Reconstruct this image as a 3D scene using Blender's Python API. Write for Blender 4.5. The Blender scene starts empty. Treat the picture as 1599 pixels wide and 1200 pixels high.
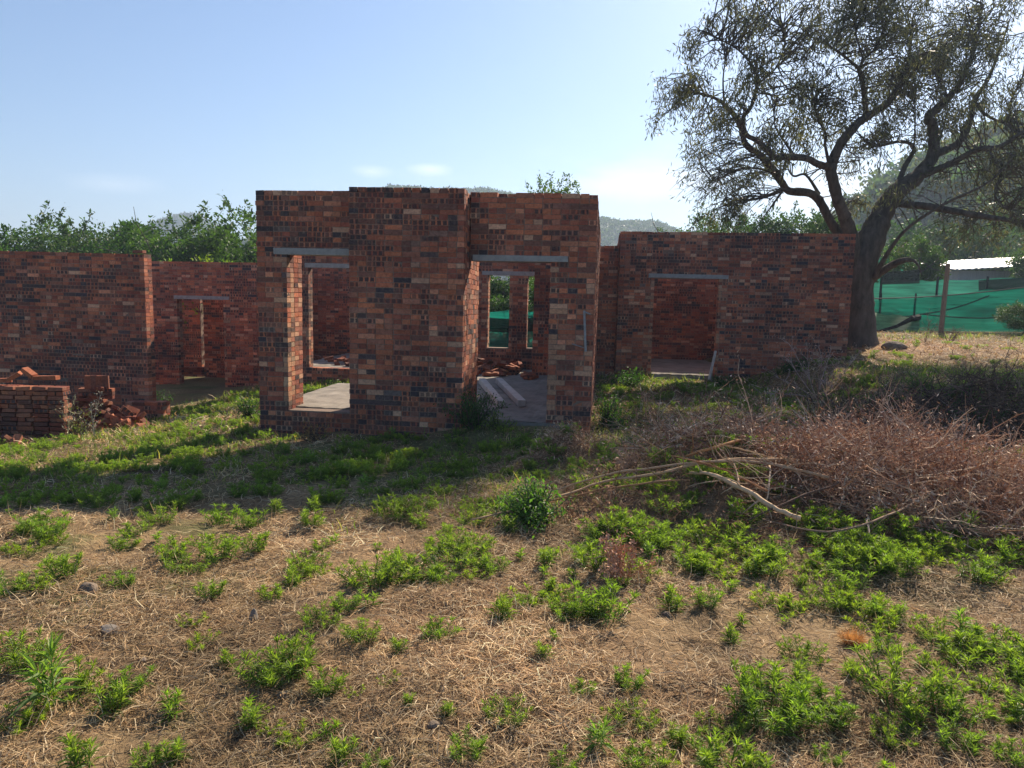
import bpy, math, random
import numpy as np
from mathutils import Vector, Matrix

R = math.radians
rng = np.random.default_rng(7)
random.seed(7)
SC = bpy.context.scene
COL = SC.collection

# ------------------------------------------------------------------ camera
EYE = 1.85
PITCH, ROLL, FPX = R(6.89), 0.022, 1150.0
cam_d = bpy.data.cameras.new('camera')
cam = bpy.data.objects.new('camera', cam_d)
COL.objects.link(cam)
cam_d.sensor_width = 36
cam_d.lens = 36 * FPX / 1599
cam_d.clip_start = 0.05
cam_d.clip_end = 6000
cam.location = (0, 0, EYE)
CM = Matrix.Rotation(R(90) - PITCH, 3, 'X') @ Matrix.Rotation(ROLL, 3, 'Z')
cam.rotation_euler = CM.to_euler()
SC.camera = cam
CMN = np.array(CM)

# ------------------------------------------------------------------ light
SUN_EL, SUN_AZ = R(35), R(30)
SDIR = Vector((math.sin(SUN_AZ) * math.cos(SUN_EL), math.cos(SUN_AZ) * math.cos(SUN_EL), math.sin(SUN_EL)))
sd = bpy.data.lights.new('sun', 'SUN')
sd.energy = 5.0
sd.angle = R(0.6)
sd.color = (1.0, 0.86, 0.68)
sun = bpy.data.objects.new('sun', sd)
COL.objects.link(sun)
sun.rotation_euler = SDIR.to_track_quat('Z', 'Y').to_euler()

world = bpy.data.worlds.new("World")
SC.world = world
world.use_nodes = True
wn, wl = world.node_tree.nodes, world.node_tree.links
wn.clear()
wo = wn.new('ShaderNodeOutputWorld')
bg = wn.new('ShaderNodeBackground')
sky = wn.new('ShaderNodeTexSky')
sky.sky_type = 'NISHITA'
sky.sun_disc = False
sky.sun_elevation = SUN_EL
sky.sun_rotation = SUN_AZ
sky.air_density = 1.0
sky.dust_density = 0.7
sky.ozone_density = 5.5
bg.inputs['Strength'].default_value = 0.073
# thin cloud wisps low over the horizon
def _dir(px, py):
    v = CM @ Vector(((px - 799.5) / FPX, -(py - 600) / FPX, -1.0)); return tuple(v.normalized())
CLOUDS = [(_dir(1010, 283), .13, .030, .9), (_dir(672, 265), .035, .010, .7), (_dir(580, 268), .03, .009, .4), (_dir(180, 288), .06, .014, .25), (_dir(1330, 300), .16, .05, .7)]
tc = wn.new('ShaderNodeTexCoord')
mp = wn.new('ShaderNodeMapping'); mp.inputs['Scale'].default_value = (9, 9, 26.0)
nz = wn.new('ShaderNodeTexNoise'); nz.inputs['Scale'].default_value = 1.4
nz.inputs['Detail'].default_value = 7; nz.inputs['Roughness'].default_value = 0.6
wl.new(tc.outputs['Generated'], mp.inputs['Vector']); wl.new(mp.outputs[0], nz.inputs['Vector'])
def wmath(op, a, b=None, c=None):
    q = wn.new('ShaderNodeMath'); q.operation = op; q.use_clamp = op == 'SUBTRACT'
    for i_, v_ in enumerate((a, b, c)):
        if v_ is None: continue
        if hasattr(v_, 'links'): wl.new(v_, q.inputs[i_])
        else: q.inputs[i_].default_value = v_
    return q.outputs[0]
acc = None
for (dirv, sx_, sz_, amp) in CLOUDS:
    va = wn.new('ShaderNodeVectorMath'); va.operation = 'SUBTRACT'; va.inputs[1].default_value = dirv
    wl.new(tc.outputs['Generated'], va.inputs[0])
    vm = wn.new('ShaderNodeVectorMath'); vm.operation = 'MULTIPLY'; vm.inputs[1].default_value = (1 / sx_, 1 / sx_, 1 / sz_)
    wl.new(va.outputs[0], vm.inputs[0])
    vl = wn.new('ShaderNodeVectorMath'); vl.operation = 'LENGTH'; wl.new(vm.outputs[0], vl.inputs[0])
    t_ = wmath('MULTIPLY', wmath('SUBTRACT', wmath('ADD', wmath('SUBTRACT', 1.0, vl.outputs['Value']), wmath('MULTIPLY', nz.outputs['Fac'], 1.0)), .52), amp)
    t_ = wmath('MULTIPLY', t_, wmath('SUBTRACT', 1.0, wmath('SUBTRACT', vl.outputs['Value'], .9)))
    acc = t_ if acc is None else wmath('MAXIMUM', acc, t_)
fin = wmath('MINIMUM', acc, .8)
mix = wn.new('ShaderNodeMixRGB'); mix.inputs['Color2'].default_value = (9.5, 9.8, 10.2, 1)
wl.new(fin, mix.inputs['Fac'])
wl.new(sky.outputs[0], mix.inputs['Color1']); wl.new(mix.outputs[0], bg.inputs[0]); wl.new(bg.outputs[0], wo.inputs[0])

SC.view_settings.view_transform = 'Standard'
SC.view_settings.look = 'None'
SC.view_settings.gamma = 1
SC.view_settings.exposure = 1.0
SC.view_settings.use_curve_mapping = False

# ------------------------------------------------------------------ pixel helpers (photo pixels 1599x1200)
def ray(px, py):
    v = np.array([(px - 799.5) / FPX, -(py - 600) / FPX, -1.0])
    return CMN @ v

def at(px, py, Y):
    d = ray(px, py)
    return np.array([0, 0, EYE]) + d * (Y / d[1])

# ------------------------------------------------------------------ noise
def _h(ix, iy, s):
    n = (ix * 374761393 + iy * 668265263 + s * 974634777) & 0xffffffff
    n = ((n ^ (n >> 13)) * 1274126177) & 0xffffffff
    return ((n ^ (n >> 16)) & 0xffff) / 65535.0

def vnoise(x, y, s=0):
    x = np.asarray(x, float); y = np.asarray(y, float)
    ix = np.floor(x).astype(np.int64); iy = np.floor(y).astype(np.int64)
    fx = x - ix; fy = y - iy
    fx = fx * fx * (3 - 2 * fx); fy = fy * fy * (3 - 2 * fy)
    a = _h(ix, iy, s); b = _h(ix + 1, iy, s); c = _h(ix, iy + 1, s); d = _h(ix + 1, iy + 1, s)
    return (a + (b - a) * fx) * (1 - fy) + (c + (d - c) * fx) * fy

def fbm(x, y, o=4, s=0):
    t = 0; a = 0.5; f = 1.0
    for k in range(o):
        t = t + a * (vnoise(x * f, y * f, s + k) - 0.5); a *= 0.5; f *= 2.03
    return t * 2

def sstep(a, b, x):
    t = np.clip((np.asarray(x, float) - a) / (b - a), 0, 1)
    return t * t * (3 - 2 * t)

# ------------------------------------------------------------------ terrain height
def gz(x, y, micro=True):
    x = np.asarray(x, float); y = np.asarray(y, float)
    z = 0.20 - 0.20 * sstep(2, 9, y) + 0.09 * sstep(-2.2, 1.6, x) * sstep(5, 9, y)
    z = z - 0.50 * sstep(-3.2, -7.5, x) * sstep(6.5, 13, y) - 0.10 * sstep(-1.5, -5.0, x) * sstep(3.5, 8, y)
    # bank and higher ground to the right and back
    bankx = sstep(4.6, 6.6, x)
    z = z + 0.52 * bankx * sstep(10.1, 10.9, y + 0.35 * fbm(x * .6, y * .6, 2, 5))
    z = z + 0.22 * sstep(6.0, 10.0, x) * sstep(11, 19, y)
    z = z - 0.26 * np.exp(-((x - 6.2) / 2.6) ** 2 - ((y - 9.75) / .55) ** 2)
    z = z + 0.30 * sstep(21, 40, y) * sstep(-20, 8, x)
    # mound under the brush
    z = z + 0.42 * np.exp(-((x - 1.95) / 1.25) ** 2 - ((y - 6.5) / 1.05) ** 2)
    z = z + 0.16 * np.exp(-((x - 3.8) / 1.5) ** 2 - ((y - 6.3) / 1.3) ** 2)
    z = z + 0.30 * np.exp(-((x - 0.60) / .34) ** 2 - ((y - 7.75) / .32) ** 2)
    z = z + 0.20 * np.exp(-((x - 3.2) / .7) ** 2 - ((y - 13.2) / .6) ** 2)
    z = z + 0.15 * np.exp(-((x + 0.05) / 1.0) ** 4 - ((y - 9.25) / .45) ** 2)
    z = z + 0.07 * fbm(x * .55 + 3, y * .55, 3, 11)
    if micro:
        w = np.exp(-np.abs(y - 6) / 14)
        z = z + (0.06 * fbm(x * 2.3, y * 2.3, 3, 21) + 0.026 * fbm(x * 9, y * 9, 2, 31)) * w
    return z

def ground_px(px, py):
    d = ray(px, py)
    t = 1.0; prev = 1.0
    while t < 200:
        p = np.array([0, 0, EYE]) + d * t
        if p[2] < gz(p[0], p[1]):
            for _ in range(12):
                m = (prev + t) / 2; p = np.array([0, 0, EYE]) + d * m
                if p[2] < gz(p[0], p[1]): t = m
                else: prev = m
            return np.array([0, 0, EYE]) + d * t
        prev = t; t += 0.08 + t * .01
    return None

# ------------------------------------------------------------------ mesh helpers
class Geo:
    def __init__(s):
        s.v = []; s.f = []; s.c = []; s.a = []; s.n = 0
    def add(s, V, F, col=(1, 1, 1), vec=None):
        V = np.asarray(V, float).reshape(-1, 3)
        if not isinstance(F, list) or (len(F) and not isinstance(F[0], np.ndarray)):
            F = [np.asarray(F, int)]
        for q in F:
            if len(q): s.f.append(q + s.n)
        s.v.append(V)
        c = np.asarray(col, float)
        if c.ndim == 1: c = np.tile(c, (len(V), 1))
        s.c.append(c)
        s.a.append(np.zeros((len(V), 3)) if vec is None else np.asarray(vec, float))
        s.n += len(V)
    def mesh(s, name, mat, smooth=False):
        me = bpy.data.meshes.new(name)
        if s.n == 0: return me
        V = np.concatenate(s.v)
        loops = np.concatenate([q.reshape(-1) for q in s.f])
        sizes = np.concatenate([np.full(len(q), q.shape[1]) for q in s.f])
        starts = np.concatenate([[0], np.cumsum(sizes)[:-1]])
        me.vertices.add(len(V)); me.vertices.foreach_set('co', V.astype(np.float32).ravel())
        me.loops.add(len(loops)); me.loops.foreach_set('vertex_index', loops.astype(np.int32))
        me.polygons.add(len(sizes)); me.polygons.foreach_set('loop_start', starts.astype(np.int32))
        me.polygons.foreach_set('loop_total', sizes.astype(np.int32))
        me.polygons.foreach_set('use_smooth', np.full(len(sizes), bool(smooth)))
        C = np.concatenate(s.c); C4 = np.ones((len(C), 4), np.float32); C4[:, :3] = C
        at_ = me.color_attributes.new('col', 'FLOAT_COLOR', 'POINT'); at_.data.foreach_set('color', C4.ravel())
        A = np.concatenate(s.a)
        if np.any(A):
            b_ = me.attributes.new('bv', 'FLOAT_VECTOR', 'POINT'); b_.data.foreach_set('vector', A.astype(np.float32).ravel())
        me.materials.append(mat)
        me.update(calc_edges=True)
        return me

def link(name, me, parent=None, loc=None):
    o = bpy.data.objects.new(name, me); COL.objects.link(o)
    if parent is not None: o.parent = parent
    if loc is not None: o.location = loc
    return o

def tag(o, label=None, cat=None, group=None, kind=None):
    if label: o['label'] = label
    if cat: o['category'] = cat
    if group: o['group'] = group
    if kind: o['kind'] = kind
    return o

def empty(name, loc, label, cat, group=None):
    o = bpy.data.objects.new(name, None); COL.objects.link(o); o.location = loc
    o.empty_display_size = 0.2
    return tag(o, label, cat, group)

QB = np.array([[0, 3, 2, 1], [4, 5, 6, 7], [0, 1, 5, 4], [1, 2, 6, 5], [2, 3, 7, 6], [3, 0, 4, 7]])
def box_pts(o, u, n, a0, a1, b0, b1, z0, z1):
    """box in a frame: o origin, u along, n through, z up"""
    P = []
    for z in (z0, z1):
        for a, b in ((a0, b0), (a1, b0), (a1, b1), (a0, b1)):
            P.append([o[0] + u[0] * a + n[0] * b, o[1] + u[1] * a + n[1] * b, z])
    P = np.array(P)
    if u[0] * n[1] - u[1] * n[0] < 0:
        P = P[[3, 2, 1, 0, 7, 6, 5, 4]]
    return P

def tube(P, r, k=5, cap=True):
    P = np.asarray(P, float); n = len(P)
    r = np.broadcast_to(np.asarray(r, float), (n,))
    T = np.gradient(P, axis=0); T /= np.linalg.norm(T, axis=1)[:, None] + 1e-9
    ref = np.array([0.31, 0.21, 0.93]) if abs(T[0][2]) < .9 else np.array([1.0, .1, 0])
    V = []
    X = np.cross(T[0], ref); X /= np.linalg.norm(X)
    for i in range(n):
        X = X - T[i] * X.dot(T[i]); X /= np.linalg.norm(X) + 1e-9
        Y = np.cross(T[i], X)
        a = np.arange(k) * 2 * math.pi / k
        V.append(P[i] + r[i] * (np.cos(a)[:, None] * X + np.sin(a)[:, None] * Y))
    V = np.concatenate(V)
    F = [[i * k + j, i * k + (j + 1) % k, (i + 1) * k + (j + 1) % k, (i + 1) * k + j] for i in range(n - 1) for j in range(k)]
    out = [np.array(F)]
    if cap and k >= 3:
        out.append(np.array([list(range(k))[::-1], [(n - 1) * k + j for j in range(k)]]))
    return V, out

def unit(v):
    return v / (np.linalg.norm(v, axis=-1, keepdims=True) + 1e-9)

def leaves(P, D, L, W, crease=0.25, droop=0.25, tint=None, base=(0.07, 0.12, 0.03)):
    """kite leaves with a creased midrib, at P pointing along D"""
    n = len(P); P = np.asarray(P, float); D = unit(np.asarray(D, float))
    L = np.broadcast_to(L, (n,))[:, None]; W = np.broadcast_to(W, (n,))[:, None]
    rv = rng.normal(size=(n, 3)) * .35 + np.array([0, 0, 1.0])
    S = unit(np.cross(D, rv)); N = np.cross(S, D)
    mid = P + D * L * .42 + N * 0.0
    V = np.stack([P, mid + S * W * .5 + N * W * crease, mid - N * W * 0, mid - S * W * .5 + N * W * crease,
                  P + D * L - np.array([0, 0, 1]) * L * droop], 1).reshape(-1, 3)
    i = np.arange(n)[:, None] * 5
    F = np.concatenate([i + np.array([[0, 1, 2]]), i + np.array([[0, 2, 3]]), i + np.array([[1, 4, 2]]), i + np.array([[2, 4, 3]])])
    c = np.asarray(base, float)
    if c.ndim == 1: c = np.tile(c, (n, 1))
    t = (1 + rng.normal(size=(n, 1)) * .16) if tint is None else tint
    c = np.clip(c * t, 0.004, 1)
    return V, F, np.repeat(c, 5, 0)

def diamonds(P, D, L, W, base, var=.18, flat=.6):
    n = len(P); D = unit(D)
    L = np.broadcast_to(L, (n,))[:, None]; W = np.broadcast_to(W, (n,))[:, None]
    rv = rng.normal(size=(n, 3)) * flat + np.array([0, 0, 1.0])
    S = unit(np.cross(D, rv))
    V = np.stack([P, P + D * L * .5 + S * W * .5, P + D * L, P + D * L * .5 - S * W * .5], 1).reshape(-1, 3)
    F = np.arange(n)[:, None] * 4 + np.array([[0, 1, 2, 3]])
    c = np.asarray(base, float)
    if c.ndim == 1: c = np.tile(c, (n, 1))
    c = np.clip(c * (1 + rng.normal(size=(n, 1)) * var), .003, 1)
    return V, F, np.repeat(c, 4, 0)

# ------------------------------------------------------------------ materials
def newmat(name):
    m = bpy.data.materials.new(name); m.use_nodes = True
    nt = m.node_tree; nt.nodes.clear()
    return m, nt.nodes, nt.links

def node(N, t, **kw):
    n = N.new(t)
    for k, v in kw.items():
        if k in n.inputs.keys(): n.inputs[k].default_value = v
        else: setattr(n, k, v)
    return n

def out_bsdf(N, L_, rough=.85, spec=.2):
    o = N.new('ShaderNodeOutputMaterial'); b = N.new('ShaderNodeBsdfPrincipled')
    b.inputs['Roughness'].default_value = rough; b.inputs['Specular IOR Level'].default_value = spec
    L_.new(b.outputs[0], o.inputs[0]); return o, b

def ramp(N, stops, interp='LINEAR'):
    r = N.new('ShaderNodeValToRGB'); el = r.color_ramp.elements; r.color_ramp.interpolation = interp
    el[0].position = stops[0][0]; el[0].color = (*stops[0][1], 1)
    el[1].position = stops[-1][0]; el[1].color = (*stops[-1][1], 1)
    for p, c in stops[1:-1]:
        q = el.new(p); q.color = (*c, 1)
    return r

def leaf_mat(name, trans=.45, rough=.5, spec=.35, tcol=(1.25, 1.35, .55)):
    m, N, L_ = newmat(name)
    o, b = out_bsdf(N, L_, rough, spec)
    a = node(N, 'ShaderNodeAttribute', attribute_name='col')
    L_.new(a.outputs['Color'], b.inputs['Base Color'])
    t = N.new('ShaderNodeBsdfTranslucent')
    mm = node(N, 'ShaderNodeMixRGB', blend_type='MULTIPLY'); mm.inputs['Fac'].default_value = 1
    mm.inputs['Color2'].default_value = (*tcol, 1)
    L_.new(a.outputs['Color'], mm.inputs['Color1']); L_.new(mm.outputs[0], t.inputs['Color'])
    mx = N.new('ShaderNodeMixShader'); mx.inputs[0].default_value = trans
    L_.new(b.outputs[0], mx.inputs[1]); L_.new(t.outputs[0], mx.inputs[2]); L_.new(mx.outputs[0], o.inputs[0])
    return m

def noisy_mat(name, c1, c2, scale=8, rough=.9, bump=.3, spec=.15, useattr=False, stretch=(1, 1, 1), detail=6, dist=.01):
    m, N, L_ = newmat(name)
    o, b = out_bsdf(N, L_, rough, spec)
    tc = N.new('ShaderNodeTexCoord'); mp = N.new('ShaderNodeMapping'); mp.inputs['Scale'].default_value = stretch
    n1 = node(N, 'ShaderNodeTexNoise', Scale=scale, Detail=detail, Roughness=.6)
    L_.new(tc.outputs['Object'], mp.inputs[0]); L_.new(mp.outputs[0], n1.inputs['Vector'])
    r = ramp(N, [(.3, c1), (.7, c2)]); L_.new(n1.outputs['Fac'], r.inputs[0])
    src = r.outputs[0]
    if useattr:
        a = node(N, 'ShaderNodeAttribute', attribute_name='col')
        mm = node(N, 'ShaderNodeMixRGB', blend_type='MULTIPLY'); mm.inputs['Fac'].default_value = 1
        L_.new(src, mm.inputs['Color1']); L_.new(a.outputs['Color'], mm.inputs['Color2']); src = mm.outputs[0]
    L_.new(src, b.inputs['Base Color'])
    bp = node(N, 'ShaderNodeBump', Strength=bump, Distance=dist)
    n2 = node(N, 'ShaderNodeTexNoise', Scale=scale * 4, Detail=5)
    L_.new(mp.outputs[0], n2.inputs['Vector']); L_.new(n2.outputs['Fac'], bp.inputs['Height']); L_.new(bp.outputs[0], b.inputs['Normal'])
    return m

def brick_material():
    m, N, L_ = newmat('fired_clay_brick')
    o, b = out_bsdf(N, L_, .88, .18)
    a = node(N, 'ShaderNodeAttribute', attribute_name='col')
    v = node(N, 'ShaderNodeAttribute', attribute_name='bv')
    s = N.new('ShaderNodeSeparateXYZ'); L_.new(v.outputs['Vector'], s.inputs[0])
    geo = N.new('ShaderNodeNewGeometry')
    # kiln marks: dark squares along the stretcher where bricks touched in the clamp
    def M(op, x, y=None, c=None):
        q = N.new('ShaderNodeMath'); q.operation = op
        L_.new(x, q.inputs[0]) if hasattr(x, 'links') else setattr(q.inputs[0], 'default_value', x)
        if y is not None:
            L_.new(y, q.inputs[1]) if hasattr(y, 'links') else setattr(q.inputs[1], 'default_value', y)
        return q.outputs[0]
    nw = node(N, 'ShaderNodeTexNoise', Scale=26.0, Detail=3); L_.new(geo.outputs['Position'], nw.inputs['Vector'])
    wob = M('MULTIPLY', M('SUBTRACT', nw.outputs['Fac'], .5), .22)
    fr = M('FRACT', M('ADD', M('MULTIPLY', s.outputs[0], 3.0), wob))
    cu = M('ABSOLUTE', M('SUBTRACT', fr, .5))
    cv = M('ABSOLUTE', M('SUBTRACT', M('ADD', s.outputs[1], wob), .5))
    inside = M('MULTIPLY', M('LESS_THAN', cu, .35), M('LESS_THAN', cv, .44))
    mark = M('MULTIPLY', inside, M('GREATER_THAN', s.outputs[2], .5))
    mixm = node(N, 'ShaderNodeMixRGB', blend_type='MIX'); mixm.inputs['Color2'].default_value = (.055, .044, .048, 1)
    L_.new(M('MULTIPLY', M('MULTIPLY', mark, s.outputs[2]), .95), mixm.inputs['Fac']); L_.new(a.outputs['Color'], mixm.inputs['Color1'])
    # blotches, soot and dust
    n1 = node(N, 'ShaderNodeTexNoise', Scale=34.0, Detail=8, Roughness=.65); L_.new(geo.outputs['Position'], n1.inputs['Vector'])
    r1 = ramp(N, [(.28, (.48, .46, .48)), (.55, (1, 1, 1)), (.75, (1.25, 1.18, 1.1))]); L_.new(n1.outputs['Fac'], r1.inputs[0])
    mu = node(N, 'ShaderNodeMixRGB', blend_type='MULTIPLY'); mu.inputs['Fac'].default_value = .85
    L_.new(mixm.outputs[0], mu.inputs['Color1']); L_.new(r1.outputs[0], mu.inputs['Color2'])
    n2 = node(N, 'ShaderNodeTexNoise', Scale=1.1, Detail=5, Roughness=.6); L_.new(geo.outputs['Position'], n2.inputs['Vector'])
    r2 = ramp(N, [(.35, (.62, .58, .62)), (.62, (1.15, 1.1, 1.05))]); L_.new(n2.outputs['Fac'], r2.inputs[0])
    mu2 = node(N, 'ShaderNodeMixRGB', blend_type='MULTIPLY'); mu2.inputs['Fac'].default_value = .8
    L_.new(mu.outputs[0], mu2.inputs['Color1']); L_.new(r2.outputs[0], mu2.inputs['Color2'])
    n3 = node(N, 'ShaderNodeTexNoise', Scale=14.0, Detail=10, Roughness=.75); L_.new(geo.outputs['Position'], n3.inputs['Vector'])
    r3 = ramp(N, [(.54, (0, 0, 0)), (.66, (1, 1, 1))]); L_.new(n3.outputs['Fac'], r3.inputs[0])
    du = node(N, 'ShaderNodeMixRGB', blend_type='MIX'); du.inputs['Color2'].default_value = (.38, .29, .20, 1)
    L_.new(M('MULTIPLY', r3.outputs[0], .30), du.inputs['Fac']); L_.new(mu2.outputs[0], du.inputs['Color1'])
    L_.new(du.outputs[0], b.inputs['Base Color'])
    bp = node(N, 'ShaderNodeBump', Strength=.7, Distance=.006)
    L_.new(n1.outputs['Fac'], bp.inputs['Height']); L_.new(bp.outputs[0], b.inputs['Normal'])
    return m

M_BRICK = brick_material()
M_CONC = noisy_mat('concrete', (.24, .235, .225), (.36, .35, .33), 14, .9, .4)
M_SLAB = noisy_mat('concrete_floor', (.17, .15, .125), (.34, .30, .25), 3.2, .92, .8, detail=10)
M_WOOD = noisy_mat('weathered_wood', (.16, .11, .085), (.30, .22, .17), 9, .85, .5, stretch=(6, 6, .7))
M_PLANK = noisy_mat('pale_plank', (.42, .38, .33), (.6, .56, .5), 9, .8, .3)
M_BARK = noisy_mat('dark_bark', (.05, .042, .036), (.15, .125, .105), 9, .95, 1.0, stretch=(1, 1, .3), dist=.03)
M_TWIG = noisy_mat('dead_twigs', (.75, .75, .75), (1.2, 1.2, 1.2), 20, .85, .2, useattr=True)
M_STRAW = leaf_mat('dry_straw', .22, .7, .15, (1.1, 1, .8))
M_WEED = leaf_mat('weed_leaf', .50, .5, .3, (1.5, 1.7, .55))
M_TREE = leaf_mat('tree_leaf', .38, .55, .25, (1.25, 1.4, .55))
M_OLIVE = leaf_mat('olive_leaf', .40, .5, .3, (1.15, 1.15, .7))
M_STONE = noisy_mat('stone', (.14, .105, .075), (.27, .21, .16), 7, .9, .8, dist=.02)
M_METAL = noisy_mat('galvanised_steel', (.20, .21, .22), (.33, .34, .35), 25, .5, .1, spec=.5)

def ground_material():
    m, N, L_ = newmat('dry_earth')
    o, b = out_bsdf(N, L_, .95, .1)
    geo = N.new('ShaderNodeNewGeometry')
    a = node(N, 'ShaderNodeAttribute', attribute_name='col')
    n1 = node(N, 'ShaderNodeTexNoise', Scale=28.0, Detail=9, Roughness=.7); L_.new(geo.outputs['Position'], n1.inputs['Vector'])
    r1 = ramp(N, [(.25, (.4, .38, .36)), (.5, (.95, .95, .95)), (.75, (1.6, 1.55, 1.45))]); L_.new(n1.outputs['Fac'], r1.inputs[0])
    mu = node(N, 'ShaderNodeMixRGB', blend_type='MULTIPLY'); mu.inputs['Fac'].default_value = 1
    L_.new(a.outputs['Color'], mu.inputs['Color1']); L_.new(r1.outputs[0], mu.inputs['Color2'])
    L_.new(mu.outputs[0], b.inputs['Base Color'])
    bp = node(N, 'ShaderNodeBump', Strength=1.0, Distance=.03)
    L_.new(n1.outputs['Fac'], bp.inputs['Height']); L_.new(bp.outputs[0], b.inputs['Normal'])
    return m
M_GROUND = ground_material()

def net_material(name, c, alpha=.12):
    m, N, L_ = newmat(name)
    o, b = out_bsdf(N, L_, .6, .3)
    geo = N.new('ShaderNodeNewGeometry')
    n1 = node(N, 'ShaderNodeTexNoise', Scale=2.2, Detail=8, Roughness=.65)
    mp = N.new('ShaderNodeMapping'); mp.inputs['Scale'].default_value = (.35, 1, 5)
    L_.new(geo.outputs['Position'], mp.inputs[0]); L_.new(mp.outputs[0], n1.inputs['Vector'])
    r = ramp(N, [(.3, tuple(x * .45 for x in c)), (.7, tuple(min(1, x * 1.35) for x in c))]); L_.new(n1.outputs['Fac'], r.inputs[0])
    L_.new(r.outputs[0], b.inputs['Base Color'])
    t = N.new('ShaderNodeBsdfTranslucent'); L_.new(r.outputs[0], t.inputs['Color'])
    mx = N.new('ShaderNodeMixShader'); mx.inputs[0].default_value = .6
    L_.new(b.outputs[0], mx.inputs[1]); L_.new(t.outputs[0], mx.inputs[2])
    tr = N.new('ShaderNodeBsdfTransparent'); m2 = N.new('ShaderNodeMixShader'); m2.inputs[0].default_value = alpha
    L_.new(mx.outputs[0], m2.inputs[1]); L_.new(tr.outputs[0], m2.inputs[2]); L_.new(m2.outputs[0], o.inputs[0])
    return m
M_NET = net_material('green_shade_net', (.005, .115, .08))
M_NETB = net_material('black_shade_net', (.008, .012, .014), .06)

# ================================================================== GROUND
def ground_col(x, y):
    n = fbm(x * .8, y * .8, 4, 41); g = fbm(x * 1.7 + 9, y * 1.7, 3, 51)
    straw = np.array([.33, .235, .13]); soil = np.array([.25, .15, .085]); green = np.array([.10, .125, .045])
    c = straw + (soil - straw) * np.clip(.5 + n * 1.2, 0, 1)[..., None]
    w = (sstep(.05, .5, g + .35 * sstep(5, 8, y) * sstep(12.5, 9, y))
         + .55 * sstep(13, 16, y))[..., None]
    c = c + (green - c) * np.clip(w * .7, 0, 1)
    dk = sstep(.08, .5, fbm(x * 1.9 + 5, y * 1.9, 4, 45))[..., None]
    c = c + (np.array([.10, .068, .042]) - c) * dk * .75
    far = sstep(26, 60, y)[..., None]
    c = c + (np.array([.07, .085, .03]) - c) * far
    # bare reddish earth round the tree
    e = np.exp(-((x - 9.6) / 2.8) ** 2 - ((y - 18.5) / 2.6) ** 2)[..., None]
    c = c + (np.array([.33, .19, .115]) - c) * e
    for (mx, my, ra, rb_) in ((.60, 7.75, .42, .36), (1.95, 6.0, 1.1, .8), (3.2, 13.2, .8, .7)):
        e = .8 * np.exp(-((x - mx) / ra) ** 2 - ((y - my) / rb_) ** 2)[..., None]
        c = c + (np.array([.25, .135, .085]) - c) * e
    return c

NX, NY = 520, 560
tx = np.linspace(-1, 1, NX); ty = np.linspace(0, 1, NY)
gx = tx * 13 + np.sign(tx) * np.abs(tx) ** 7 * 1500
gy = -3 + ty * 25 + ty ** 8 * 2400
GX, GY = np.meshgrid(gx, gy)
GZ = gz(GX, GY)
g = Geo()
idx = np.arange(NX * NY).reshape(NY, NX)
F = np.stack([idx[:-1, :-1], idx[:-1, 1:], idx[1:, 1:], idx[1:, :-1]], -1).reshape(-1, 4)
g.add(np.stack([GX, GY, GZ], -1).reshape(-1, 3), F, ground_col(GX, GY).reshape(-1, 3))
tag(link('ground', g.mesh('ground', M_GROUND, True)), kind='structure')

# ================================================================== BRICKWORK
BA = R(7)
DV = np.array([math.sin(BA), math.cos(BA)]); RV = np.array([math.cos(BA), -math.sin(BA)])
def bp(px, py, D):
    """photo pixel on the wall plane at depth D -> (s along, z)"""
    d = ray(px, py); t = D / (d[0] * DV[0] + d[1] * DV[1])
    return (d[0] * RV[0] + d[1] * RV[1]) * t, EYE + d[2] * t
def wpt(s, D, z): return np.array([RV[0] * s + DV[0] * D, RV[1] * s + DV[1] * D, z])

PAL = 1.65 * np.array([[.245, .082, .047], [.30, .105, .055], [.19, .060, .040], [.33, .140, .080], [.235, .098, .064],
                [.13, .060, .045], [.34, .20, .13], [.065, .045, .045], [.042, .035, .042], [.40, .17, .10]])
PW = np.array([.24, .15, .18, .05, .17, .11, .05, .02, .008, .025]); PW = PW / PW.sum()
CH = 0.066
def brick_col(dark=0.0, pal=None):
    p = PW.copy()
    p[7] += dark * .12; p[8] += dark * .12; p[5] += dark * .3; p /= p.sum()
    c = PAL[rng.choice(len(PAL), p=p)] * (1 + rng.normal() * .10)
    return np.clip(c, .01, .8)

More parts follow.
